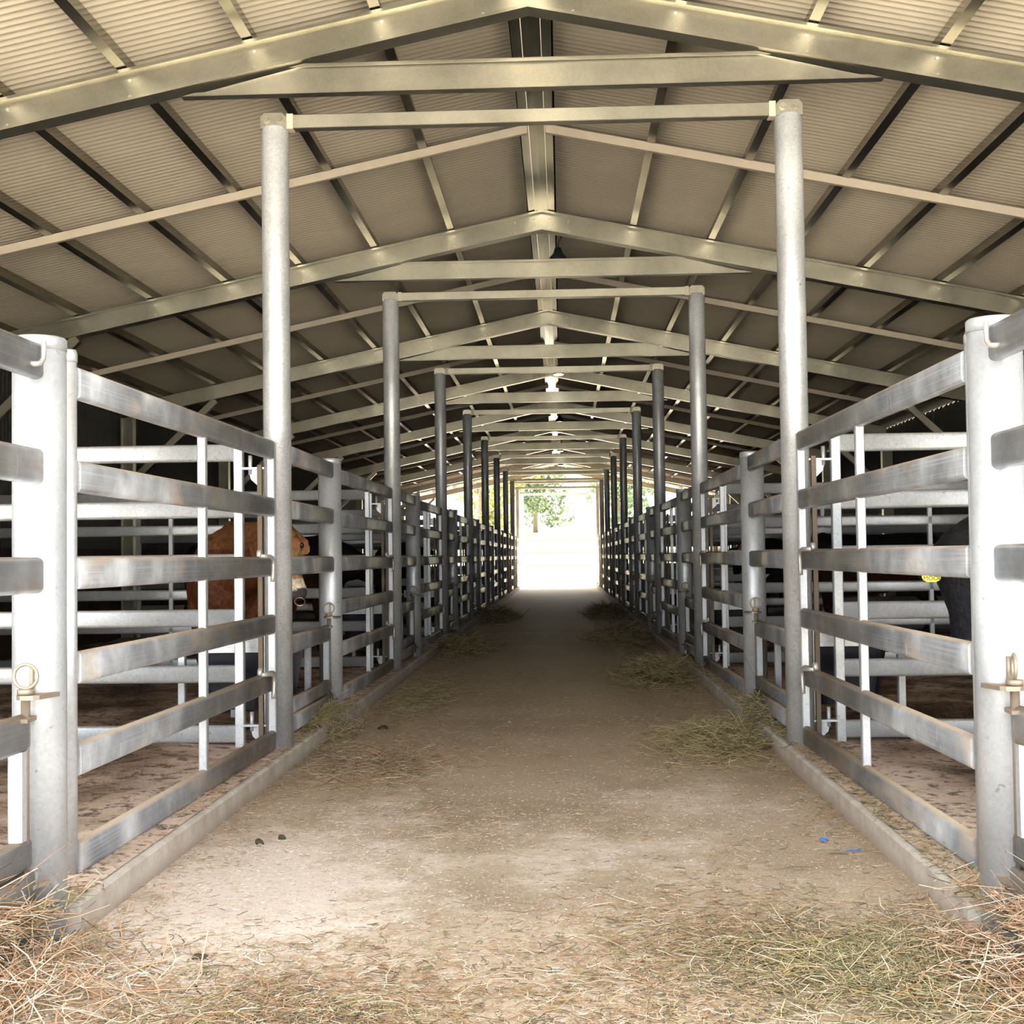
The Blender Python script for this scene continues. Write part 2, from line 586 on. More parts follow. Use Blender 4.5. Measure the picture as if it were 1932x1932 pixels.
ROOFZ = APEX + 0.205 + 0.105         # sheet level at the ridge
for s, nm in ((-1, 'ceiling_left'), (1, 'ceiling_right')):
    w = HALF + 0.45
    o = corr_sheet(nm, M['sheet'], (s * 0.04, ROOF0, ROOFZ), (0, 1, 0), (s * w, 0, -SLOPE * w), ROOF1 - ROOF0, 0.072, 0.0125)
    structure(o, 'cream corrugated roof sheeting above the ' + SIDE[s])
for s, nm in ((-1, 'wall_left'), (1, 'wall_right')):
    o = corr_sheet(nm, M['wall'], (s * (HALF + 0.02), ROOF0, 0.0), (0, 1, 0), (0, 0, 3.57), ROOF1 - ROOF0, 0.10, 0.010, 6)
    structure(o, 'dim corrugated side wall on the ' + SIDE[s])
for s, nm in ((-1, 'trim_1'), (1, 'trim_2')):
    b = MB()
    for z0 in (0.10, 0.54, 0.98):
        b.box((s * (HALF - 0.02), 3.0, z0), (s * (HALF - 0.06), ROOF1 - 0.3, z0 + 0.425))
    structure(b.build(nm, M['boards']), 'dark brown kickboards along the foot of the side wall')
# ridge cap underside
b = MB()
b.sweep([(-0.062, -0.03), (0, -0.022), (0.062, -0.03), (0.062, 0.02), (-0.062, 0.02)], (0, ROOF0, ROOFZ - 0.09), (0, ROOF1, ROOFZ - 0.09), (1, 0, 0), (0, 0, 1))
structure(b.build('trim_3', M['purlin']), 'grey ridge capping along the roof ridge')


def bed_z(x, y):
    ax = abs(x)
    e = min(1.0, max(0.0, (ax - 1.5) / 0.35))
    v = mnoise.noise(Vector((x * 1.1, y * 1.1, 3.0))) * 0.05 + mnoise.noise(Vector((x * 5, y * 5, 1.0))) * 0.018
    return 0.112 + e * (0.012 + v) * (1.0 if ax > 1.6 else 0.7)


for s in (-1, 1):
    xs = [s * (1.475 + (HALF - 1.5) * (i / 60) ** 1.4) for i in range(61)]
    ys = [2.5 + 0.07 * i for i in range(160)] + [13.8 + 0.4 * i for i in range(106)]
    if s < 0: xs = xs[::-1]
    o = link('bedding', grid_mesh('bedding', xs, ys, bed_z, M['bedding']))
    tag(o, 'trodden sawdust bedding in the pens on the ' + SIDE[s], 'bedding', None, 'stuff')

# ------------------------------------------------------------------ kerbs
for s in (-1, 1):
    proto = None
    for k in range(10):
        y0 = GY[k] + 0.08
        L = S - 0.02
        lab = f'low concrete kerb beside the aisle on the {SIDE[s]}, {ORD[k]} length from the entrance'
        if proto is None:
            b = MB()
            x0, x1 = (s * 1.445, s * 1.62)
            pr = [(0, -0.03), (0.175, -0.03), (0.175, 0.108), (0.012, 0.108), (0.0, 0.098)]
            n = 14
            b.sweep([(s * p, q) for p, q in pr], (x0, 0, 0), (x0, L, 0), (1, 0, 0), (0, 0, 1))
            o = b.build('concrete_kerb', M['kerb'], None, (0, y0, 0))
            tag(o, lab, 'kerb', 'kerb lengths along the ' + SIDE[s])
            proto = o
        else:
            dup(proto, (0, y0, 0), lab)

# ------------------------------------------------------------------ roof frame
def c_back_to_back(d, fl=0.07, lip=0.02, t_=0.004):
    """two lipped channels back to back, depth d (b axis from 0 to d), flange fl each way"""
    h = t_
    return [(-fl, 0), (fl, 0), (fl, lip), (fl - t_, lip), (fl - t_, t_), (h, t_), (h, d - t_), (fl - t_, d - t_), (fl - t_, d - lip), (fl, d - lip), (fl, d),
            (-fl, d), (-fl, d - lip), (-fl + t_, d - lip), (-fl + t_, d - t_), (-h, d - t_), (-h, t_), (-fl + t_, t_), (-fl + t_, lip), (-fl, lip)]


XE = 6.06
raft = None
rafters = []
for k in range(NRAFT):
    lab = f'galvanised roof portal with sloping rafters and collar tie, {ORD[k]} from the entrance'
    if raft is not None:
        dup(raft, (0, PY[k], 0), lab)
        continue
    raft = thing('roof_truss', lab, 'rafter', (0, PY[0], 0), 'rafter frames down the shed')
    prof = c_back_to_back(0.20)
    ca = math.cos(math.atan(SLOPE)); sa = math.sin(math.atan(SLOPE))
    for s in (-1, 1):
        b = MB()
        b.sweep(prof, (0.0, 0, APEX), (s * XE, 0, APEX - SLOPE * XE), (0, 1, 0), (0, 0, 1))
        r = b.build('rafter', M['frame'], raft)
        # purlin bolts showing on the web
        for px in (0.92, 1.70, 2.47, 3.23, 4.0):
            for dz in (0.05, 0.15):
                bb = MB()
                c = Vector((s * (px - 0.03), -0.012, APEX - SLOPE * px + dz))
                bb.tube([c, c + Vector((0, 0.012, 0))], 0.011, 6)
                bb.build('bolt', M['hook'], r)
        # column and knee brace at the eave
        zt = APEX - SLOPE * XE + 0.02
        b = MB()
        b.sweep(c_back_to_back(0.18), (s * (XE + 0.09), 0, 0.0), (s * (XE + 0.09), 0, zt), (0, 1, 0), (-s, 0, 0))
        b.build('column', M['frame'], raft)
        b = MB()
        b.sweep(rrect(0.075, 0.10, 0.006, 1), (s * 6.0, 0, 2.38), (s * 4.78, 0, 3.53), (0, 1, 0), Vector((0.69 * 1, 0, 0.73 * s)))
        b.build('knee_brace', M['frame'], raft)
    # collar tie, ends cut to the slope
    b = MB()
    zb, zt = 4.052, 4.236
    xb, xt = 2.12, 1.36
    fl, lip, th = 0.035, 0.022, 0.004
    for y0, y1, z0, z1 in ((-0.004, 0.004, zb, zt), (-fl, fl, zb, zb + th), (-fl, fl, zt - th, zt), (-fl, -fl + th, zb, zb + lip), (-fl, -fl + th, zt - lip, zt), (fl - th, fl, zb, zb + lip), (fl - th, fl, zt - lip, zt)):
        xa = xb + (xt - xb) * (z0 - zb) / (zt - zb); xc = xb + (xt - xb) * (z1 - zb) / (zt - zb)
        q = [(-xa, z0), (xa, z0), (xc, z1), (-xc, z1)]
        b.add([(x, y0, z) for x, z in q] + [(x, y1, z) for x, z in q], [(0, 1, 2, 3), (7, 6, 5, 4), (0, 4, 5, 1), (1, 5, 6, 2), (2, 6, 7, 3), (3, 7, 4, 0)])
    b.build('collar_tie', M['frame'], raft)
    # apex plate with its bolts
    b = MB()
    q = [(-0.33, APEX - 0.045), (0, APEX + 0.024), (0.33, APEX - 0.045), (0.33, APEX + 0.10), (0, APEX + 0.17), (-0.33, APEX + 0.10)]
    b.add([(x, -0.014, z) for x, z in q] + [(x, -0.004, z) for x, z in q], [(0, 1, 2, 3, 4, 5), (11, 10, 9, 8, 7, 6)] + [(i, 6 + i, 6 + (i + 1) % 6, (i + 1) % 6) for i in range(6)])
    ap = b.build('apex_plate', M['frame'], raft)
    for x in (-0.27, -0.08, 0.08, 0.27):
        for dz in (0.035, 0.14):
            bb = MB()
            c = Vector((x, -0.03, APEX - SLOPE * abs(x) + dz))
            bb.tube([c, c + Vector((0, 0.017, 0))], 0.012, 6)
            bb.build('bolt', M['hook'], ap)

PX = [0.098, 0.92, 1.70, 2.47, 3.23, 4.0, 4.77, 5.54]
for s in (-1, 1):
    for i, px in enumerate(PX):
        zt = APEX + 0.2 - SLOPE * px + 0.015
        b = MB()
        W, D, L, T = 0.064, 0.096, 0.016, 0.003
        prof = [(0, 0), (W, 0), (W, L), (W - T, L), (W - T, T), (T, T), (T, D - T), (W - T, D - T), (W - T, D - L), (W, D - L), (W, D), (0, D)]
        A = Vector((s, 0, -SLOPE)).normalized()
        B = Vector((s * SLOPE, 0, 1)).normalized()
        b.sweep(prof, (s * (px - 0.03), ROOF0 + 0.05, zt), (s * (px - 0.03), ROOF1 - 0.03, zt), A, B)
        o = b.build('roof_purlin', M['purlin'])
        tag(o, f'steel roof purlin on the {SIDE[s]}, {ORD[i]} from the ridge', 'purlin', 'roof purlins')

# bridging battens, mid bay
for s in (-1, 1):
    proto = None
    for k in range(8):
        y = PY[k] + S / 2
        lab = f'cream bridging batten under the purlins on the {SIDE[s]}, {ORD[k]} from the entrance'
        if proto is None:
            b = MB()
            b.sweep([(-0.02, 0), (0.02, 0), (0.02, 0.07), (-0.02, 0.07)], (s * 0.075, 0, APEX + 0.128), (s * 5.9, 0, APEX + 0.128 - SLOPE * 5.83), (0, 1, 0), (0, 0, 1))
            proto = b.build('bridging_batten', M['batten'], None, (0, y, 0))
            tag(proto, lab, 'batten', 'bridging battens')
        else:
            dup(proto, (0, y, 0), lab)

# ------------------------------------------------------------------ aisle portals of pipe
portal = None
for k in range(10):
    lab = f'tall galvanised pipe portal straddling the aisle, {ORD[k]} from the entrance'
    if portal is not None:
        dup(portal, (0, PY[k], 0), lab)
        continue
    portal = thing('aisle_portal', lab, 'portal frame', (0, PY[0], 0), 'pipe portals down the aisle')
    for s in (-1, 1):
        b = MB(); b.lathe([(0.0825, 0.06), (0.0825, 3.845), (0.078, 3.853)], (s * XP, 0, 0))
        p = b.build('post', M['post'], portal)
        # flat lug on top with two bolts
        b = MB()
        q = [(-0.078, 3.835), (0.078, 3.835), (0.078, 3.905), (0.055, 3.93), (-0.055, 3.93), (-0.078, 3.905)]
        b.add([(s * XP + x, -0.055, z) for x, z in q] + [(s * XP + x, 0.055, z) for x, z in q], [(0, 1, 2, 3, 4, 5), (11, 10, 9, 8, 7, 6)] + [(i, 6 + i, 6 + (i + 1) % 6, (i + 1) % 6) for i in range(6)])
        lug = b.build('cap_lug', M['frame'], p)
        for x in (-0.038, 0.038):
            bb = MB(); c = Vector((s * XP + x, -0.055, 3.888))
            bb.tube([c + Vector((0, 0.002, 0)), c - Vector((0, 0.007, 0))], 0.024, 14); bb.tube([c - Vector((0, 0.006, 0)), c - Vector((0, 0.02, 0))], 0.017, 6)
            bb.build('bolt', M['frame'], p)
    b = MB(); b.sweep(rrect(0.07, 0.084, 0.004, 1), (-XP + 0.085, 0, 3.882), (XP - 0.085, 0, 3.882), (0, 1, 0), (0, 0, 1))
    cb = b.build('cross_bar', M['frame'], portal)
    for s in (-1, 1):
        b = MB(); b.box((s * (XP - 0.118), -0.04, 3.836), (s * (XP - 0.078), 0.04, 3.928)); b.box((s * (XP - 0.08), -0.012, 3.845), (s * (XP - 0.03), 0.012, 3.92))
        b.build('end_cleat', M['batten'], cb)

# ------------------------------------------------------------------ fences and gates
def lug_plate(b, c, w, l, t_, tip):
    """horizontal plate from c toward tip direction (dx, dy) with a rounded nose"""
    cx, cy, cz = c
    d = Vector((tip[0], tip[1], 0)).normalized(); n = Vector((-d.y, d.x, 0))
    pts = [Vector((cx, cy, 0)) - n * w / 2, Vector((cx, cy, 0)) + n * w / 2]
    e = Vector((cx, cy, 0)) + d * (l - w * 0.32)
    for i in range(7):
        a = math.pi * i / 6
        pts.append(e + n * (w * 0.32 * math.cos(a)) + d * (w * 0.32 * math.sin(a)))
    m = len(pts)
    b.add([(p.x, p.y, cz) for p in pts] + [(p.x, p.y, cz + t_) for p in pts],
          [tuple(range(m - 1, -1, -1)), tuple(range(m, 2 * m))] + [(i, (i + 1) % m, m + (i + 1) % m, m + i) for i in range(m)])


def make_hinge_post(s, lab):
    o = thing('hinge_post', lab, 'post', (s * XP, GY[0], 0), 'thick hinge posts on the ' + SIDE[s])
    b = MB(); b.lathe([(0.085, -0.02), (0.085, 1.925)]); b.build('pipe', M['thickpost'], o)
    b = MB(); b.lathe([(0.087, 1.925), (0.087, 1.962), (0.080, 1.969)]); b.build('end_cap', M['thickpost'], o)
    b = MB(); lug_plate(b, (-s * 0.02, -0.05, 0.80), 0.13, 0.125, 0.014, (-s * 0.05, -1))
    b.box((-s * 0.012 - 0.006, -0.10, 0.814), (-s * 0.012 + 0.006, -0.08, 0.90))
    b.build('pin_bracket', M['hardware'], o)
    b = MB(); lug_plate(b, (0, -0.06, 0.205), 0.12, 0.11, 0.013, (-s * 0.05, -1))
    b.box((-0.006, -0.13, 0.10), (0.006, -0.07, 0.206))
    b.build('pin_bracket', M['hardware'], o)
    return o


def make_ring_pin(s, lab):
    o = thing('ring_pin', lab, 'pin', (s * XP - s * 0.012, GY[0] - 0.14, 0), 'ring-topped drop pins on the ' + SIDE[s])
    b = MB(); b.lathe([(0.0115, 0.225), (0.0115, 0.735), (0.0145, 0.74), (0.0145, 0.815), (0.026, 0.816), (0.026, 0.832), (0.008, 0.833)], (0, 0, 0), 14)
    b.build('rod', M['hardware'], o)
    b = MB(); b.torus((0, 0, 0.872), 0.038, 0.0058, 'Y', 28, 8)
    b.build('ring', M['hardware'], o)
    return o


def make_rail_panel(s, lab):
    """three fixed rails welded between a portal post and the next hinge post; origin at that hinge post"""
    o = thing('fence_bay', lab, 'rails', (s * XP, GY[0], 0), 'fixed rails above the feed openings on the ' + SIDE[s])
    y0 = -(GY[1] - PY[0]) + 0.05
    for z in RZ[:3]:
        b = MB(); b.sweep(OVAL, (-s * 0.02, y0, z), (-s * 0.02, -0.052, z), (1, 0, 0), (0, 0, 1), True)
        b.build('rail', M['rail'], o)
    return o


def make_feed_frame(s, lab):
    o = thing('feed_barrier', lab, 'frame', (s * XP, GY[0], 0), 'drop-down feed frames on the ' + SIDE[s])
    y0 = -(GY[1] - PY[0]) + 0.13
    b = MB(); b.sweep(OVAL, (0, y0, 0.695), (0, -0.13, 0.695), (1, 0, 0), (0, 0, 1), True); b.build('rail', M['rail'], o)
    b = MB(); b.sweep(rrect(0.046, 0.09, 0.012, 2), (0, y0, 0.315), (0, -0.12, 0.315), (1, 0, 0), (0, 0, 1), True); b.build('rail', M['rail'], o)
    b = MB(); b.sweep(rrect(0.046, 0.10, 0.012, 2), (-s * 0.015, y0, 0.212), (-s * 0.015, -0.13, 0.212), (1, 0, 0), (0, 0, 1), True)
    b.build('rail', M['rail'], o)
    for y in (y0 + 0.03, -0.165):
        b = MB(); b.sweep(SQ, (s * 0.004, y, 0.36), (s * 0.004, y, 0.64), (1, 0, 0), (0, 1, 0)); b.build('stile', M['stile'], o)
    b = MB(); lug_plate(b, (0, -0.20, 0.732), 0.09, 0.11, 0.012, (-s * 0.1, 1)); b.build('pin_lug', M['hardware'], o)
    b = MB()
    b.add([(-s * 0.02, -0.21, 0.25), (-s * 0.02, -0.09, 0.25), (-s * 0.02, -0.10, 0.22), (-s * 0.02, -0.21, 0.12), (-s * 0.032, -0.21, 0.25), (-s * 0.032, -0.09, 0.25), (-s * 0.032, -0.10, 0.22), (-s * 0.032, -0.21, 0.12)],
          [(0, 1, 2, 3), (7, 6, 5, 4), (0, 4, 5, 1), (1, 5, 6, 2), (2, 6, 7, 3), (3, 7, 4, 0)])
    b.build('gusset', M['stile'], o)
    return o


def make_gate(s, lab):
    """six-rail gate from the hinge post to the portal post; origin at the hinge post"""
    o = thing('pen_gate', lab, 'gate', (s * XP, GY[0], 0), 'six-rail pen gates on the ' + SIDE[s])
    ya = 0.43
    yb = PY[0] - GY[0] - 0.13
    xn, xf = s * 0.05, s * 0.008
    b = MB(); b.lathe([(0.023, 0.112), (0.023, 1.965)], (s * 0.062, ya, 0), 16); st = b.build('hinge_stile', M['stile'], o)
    b = MB(); b.lathe([(0.0255, 1.955), (0.0255, 1.985), (0.02, 2.0)], (s * 0.062, ya, 0), 16); b.build('end_cap', M['stile'], st)
    for z in RZ:
        b = MB(); b.sweep(OVAL, (xn, ya + 0.01, z), (xf, yb - 0.02, z), (1, 0, 0), (0, 0, 1), True); b.build('rail', M['rail'], o)
    b = MB(); b.sweep(SQ, (xf, yb, 0.112), (xf, yb, 1.925), (1, 0, 0), (0, 1, 0)); b.build('latch_stile', M['stile'], o)
    ym = (ya + yb) / 2 + 0.10
    xr = (xn + xf) / 2
    b = MB(); b.sweep(rrect(0.04, 0.042, 0.004, 1), (xr, ym, 0.17), (xr, ym, 1.87), (1, 0, 0), (0, 1, 0)); b.build('upright', M['stile'], o)
    for z in (RZ[2], RZ[4]):
        xr = xf
        xa = xr - s * 0.03
        b = MB()
        q = yb - 0.24
        b.tube([(xr + 0.012, q - 0.07, z + 0.07), (xr - 0.012, q - 0.07, z + 0.07)], 0.027, 16)
        b.tube([(xa + s * 0.02, q - 0.10, z + 0.06), (xa - s * 0.006, q - 0.07, z + 0.06), (xa - s * 0.018, q - 0.02, z + 0.058), (xa - s * 0.022, q + 0.02, z + 0.05), (xa - s * 0.022, q + 0.04, z + 0.03), (xa - s * 0.022, q + 0.04, z + 0.0), (xa - s * 0.022, q + 0.03, z - 0.05), (xa - s * 0.022, q + 0.02, z - 0.085)], 0.0125, 10)
        b.build('latch', M['hook'], o)
    return o


def make_divider(s, lab):
    """six-rail divider running from the portal post out to the side wall; origin at the portal post foot"""
    o = thing('pen_divider', lab, 'divider', (s * XP, PY[0], 0), 'pen dividers on the ' + SIDE[s])
    x0, x1 = s * 0.235, s * 4.36
    for x in (x0, x1):
        b = MB(); b.sweep(rrect(0.056, 0.05, 0.005, 1), (x, 0.0, 0.11), (x, 0.0, 1.925), (1, 0, 0), (0, 1, 0)); b.build('stile', M['divider'], o)
    for z in (1.878, 1.538, 1.215, 0.884, 0.548, 0.19):
        b = MB(); b.sweep(rrect(0.046, 0.105, 0.018, 3), (x0 + s * 0.025, 0, z), (x1, 0, z), (0, 1, 0), (0, 0, 1), True); b.build('rail', M['divider'], o)
    b = MB(); b.sweep(SQ, (s * 2.27, 0, 0.19), (s * 2.27, 0, 1.87), (1, 0, 0), (0, 1, 0)); b.build('upright', M['divider'], o)
    b = MB(); b.sweep(rrect(0.03, 0.03, 0.003, 1), (s * 0.10, -0.03, 0.11), (s * 0.10, -0.03, 1.80), (1, 0, 0), (0, 1, 0)); b.build('hinge_bar', M['dull'], o)
    for z, up in ((1.775, 1), (0.235, 1)):
        b = MB()
        b.box((s * 0.06, -0.035, z), (s * 0.225, 0.035, z + 0.012))
        b.add([(s * 0.085, -0.005, z), (s * 0.175, -0.005, z), (s * 0.16, -0.005, z - 0.06), (s * 0.085, -0.005, z - 0.13), (s * 0.085, 0.007, z), (s * 0.175, 0.007, z), (s * 0.16, 0.007, z - 0.06), (s * 0.085, 0.007, z - 0.13)],
              [(0, 1, 2, 3), (7, 6, 5, 4), (0, 4, 5, 1), (1, 5, 6, 2), (2, 6, 7, 3), (3, 7, 4, 0)])
        b.tube([(s * 0.165, 0, z - 0.03), (s * 0.165, 0, z + 0.085)], 0.012, 10)
        b.build('hinge_bracket', M['divider'], o)
    return o


def make_trough(s, lab):
    """black tub hung behind the feed opening; origin at the portal post foot"""
    o = thing('feed_trough', lab, 'trough', (s * XP, PY[0], 0), 'black feed troughs on the ' + SIDE[s])
    xa, xb, ya, yb = s * 0.09, s * 0.60, 0.22, 1.40
    def ring(ins, z, r):
        cx, cy = (xa + xb) / 2, (ya + yb) / 2
        return [(cx + p, cy + q, z) for p, q in rrect(abs(xb - xa) - 2 * ins, (yb - ya) - 2 * ins, r, 4)]
    rings = [ring(0.07, 0.30, 0.06), ring(0.015, 0.66, 0.07), ring(0.0, 0.665, 0.07), ring(0.0, 0.70, 0.07), ring(0.03, 0.70, 0.06), ring(0.035, 0.66, 0.06), ring(0.09, 0.33, 0.05)]
    n = len(rings[0])
    vs = [p for r in rings for p in r]
    fs = [(i * n + j, i * n + (j + 1) % n, (i + 1) * n + (j + 1) % n, (i + 1) * n + j) for i in range(len(rings) - 1) for j in range(n)]
    fs += [tuple(range(n - 1, -1, -1)), tuple(range((len(rings) - 1) * n, len(rings) * n))]
    b = MB(); b.add(vs, fs, False); b.build('tub', M['plastic'], o)
    b = MB()
    for i in range(3):
        z = 0.662 + i * 0.034
        b.box((xa, ya - 0.05, z), (xb - s * 0.03, ya - 0.03, z + 0.03)); b.box((xa, ya - 0.042, z + 0.028), (xb - s * 0.03, ya - 0.034, z + 0.036))
    b.build('end_panel', M['divider'], o)
    for x in (xa + s * 0.02, xb + s * 0.04):
        for y in (ya - 0.04, yb + 0.04):
            b = MB(); b.sweep(SQ, (x, y, 0.09), (x, y, 0.70), (1, 0, 0), (0, 1, 0)); b.build('leg', M['stile'], o)
    b = MB(); b.sweep(rrect(0.03, 0.04, 0.004, 1), (xb + s * 0.04, ya - 0.04, 0.69), (xb + s * 0.04, yb + 0.04, 0.69), (1, 0, 0), (0, 0, 1)); b.build('side_bar', M['stile'], o)
    return o


for s in (-1, 1):
    sd = SIDE[s]
    kit = [
        (make_hinge_post, lambda k: f'thick galvanised hinge post on the {sd}, {ORD[k]} from the entrance', 's', GY, 10),
        (make_ring_pin, lambda k: f'rusty drop pin with ring on the {sd}, {ORD[k]} from the entrance', 'p', GY, 6),
        (make_rail_panel, lambda k: f'three fixed rails ahead of the hinge post on the {sd}, {ORD[k]} set', 's', GY, 10),
        (make_feed_frame, lambda k: f'low drop-down feed frame below the fixed rails on the {sd}, {ORD[k]} set', 's', GY, 7),
        (make_gate, lambda k: f'six-rail galvanised pen gate on the {sd}, {ORD[k]} from the entrance', 's', GY, 10),
        (make_divider, lambda k: f'six-rail divider between pens on the {sd}, {ORD[k]} from the entrance', 's', PY, 8),
        (make_trough, lambda k: f'black plastic feed trough on the {sd}, {ORD[k]} from the entrance', 's', PY, 4),
    ]
    for fn, lab, _, ys, n in kit:
        p = fn(s, lab(0))
        for k in range(1, n):
            dup(p, (p.location.x, p.location.y + (ys[k] - ys[0]), 0), lab(k))

first_pin = [o for o in COL.objects if o.name.startswith('ring_pin') and o.location.x > 0 and o.location.y < 5][0]
for c in first_pin.children:
    if c.name.startswith('ring'): c.rotation_euler = (0, 0, math.radians(78))

# J hooks on the nearest top rails
for s in (-1, 1):
    b = MB()
    y = GY[0] - 0.17
    x = s * (XP - 0.055)
    b.tube([(x + s * 0.02, y, RZ[0] - 0.02), (x, y, RZ[0] - 0.022), (x - s * 0.008, y + 0.02, RZ[0] - 0.018), (x - s * 0.008, y + 0.045, RZ[0] + 0.0), (x - s * 0.008, y + 0.05, RZ[0] + 0.03), (x - s * 0.008, y + 0.05, RZ[0] + 0.06)], 0.0085, 9)
    o = b.build('rail_hook', M['hook'])
    tag(o, f'small bent hook on the top rail at the first hinge post, {SIDE[s]}', 'hook', 'rail hooks')

# ------------------------------------------------------------------ lamps under the ridge
lamp = None
for i, u in enumerate((1.06, 2.75, 4.25, 5.85, 7.0)):
    y = PY[0] + S * u
    lab = f'round high-bay lamp hanging under the ridge, {ORD[i]} from the entrance'
    if lamp is not None:
        dup(lamp, (0.14, y, 4.37), lab); continue
    lamp = thing('high_bay_lamp', lab, 'lamp', (0.16, y, 4.275), 'high-bay lamps under the ridge')
    b = MB(); b.lathe([(0.098, 0.0), (0.10, 0.02), (0.085, 0.06), (0.05, 0.09), (0.035, 0.15), (0.02, 0.16)], (0, 0, 0), 24); b.build('housing', M['lampshell'], lamp)
    b = MB(); b.lathe([(0.075, -0.012), (0.088, 0.001)], (0, 0, 0), 24); b.build('diffuser', M['glow'], lamp)
    b = MB(); b.tube([(0, 0, 0.155), (0.01, 0, 0.22), (0.05, -0.05, 0.28), (0.055, -0.12, 0.33), (0.03, -0.16, 0.36)], 0.006, 6); b.build('cable', M['lampshell'], lamp)

# ------------------------------------------------------------------ cattle
def ellipsoid(b, c, A, B, C_, n=16, m=10):
    vs, fs = [], []
    c, A, B, C_ = Vector(c), Vector(A), Vector(B), Vector(C_)
    vs.append(c - C_)
    for i in range(1, m):
        ph = -math.pi / 2 + math.pi * i / m
        for j in range(n):
            a = 2 * math.pi * j / n
            vs.append(c + (A * math.cos(a) + B * math.sin(a)) * math.cos(ph) + C_ * math.sin(ph))
    vs.append(c + C_)
    for j in range(n):
        fs.append((0, 1 + (j + 1) % n, 1 + j))
        fs.append((len(vs) - 1, 1 + (m - 2) * n + j, 1 + (m - 2) * n + (j + 1) % n))
    for i in range(m - 2):
        for j in range(n):
            fs.append((1 + i * n + j, 1 + i * n + (j + 1) % n, 1 + (i + 1) * n + (j + 1) % n, 1 + (i + 1) * n + j))
    b.add(vs, fs, True)


def loft(b, rings, n=30):
    """rings: (centre, half-width vector, half-height vector, squareness)"""
    vs = []
    for c, w, h, sq in rings:
        c, w, h = Vector(c), Vector(w), Vector(h)
        for j in range(n):
            a = 2 * math.pi * j / n
            ca, sa = math.cos(a), math.sin(a)
            e = 2.0 / sq
            vs.append(c + w * (math.copysign(abs(ca) ** e, ca)) + h * (math.copysign(abs(sa) ** e, sa)))
    k = len(rings)
    fs = [(i * n + j, i * n + (j + 1) % n, (i + 1) * n + (j + 1) % n, (i + 1) * n + j) for i in range(k - 1) for j in range(n)]
    fs += [tuple(range(n - 1, -1, -1)), tuple(range((k - 1) * n, k * n))]
    b.add(vs, fs, True)


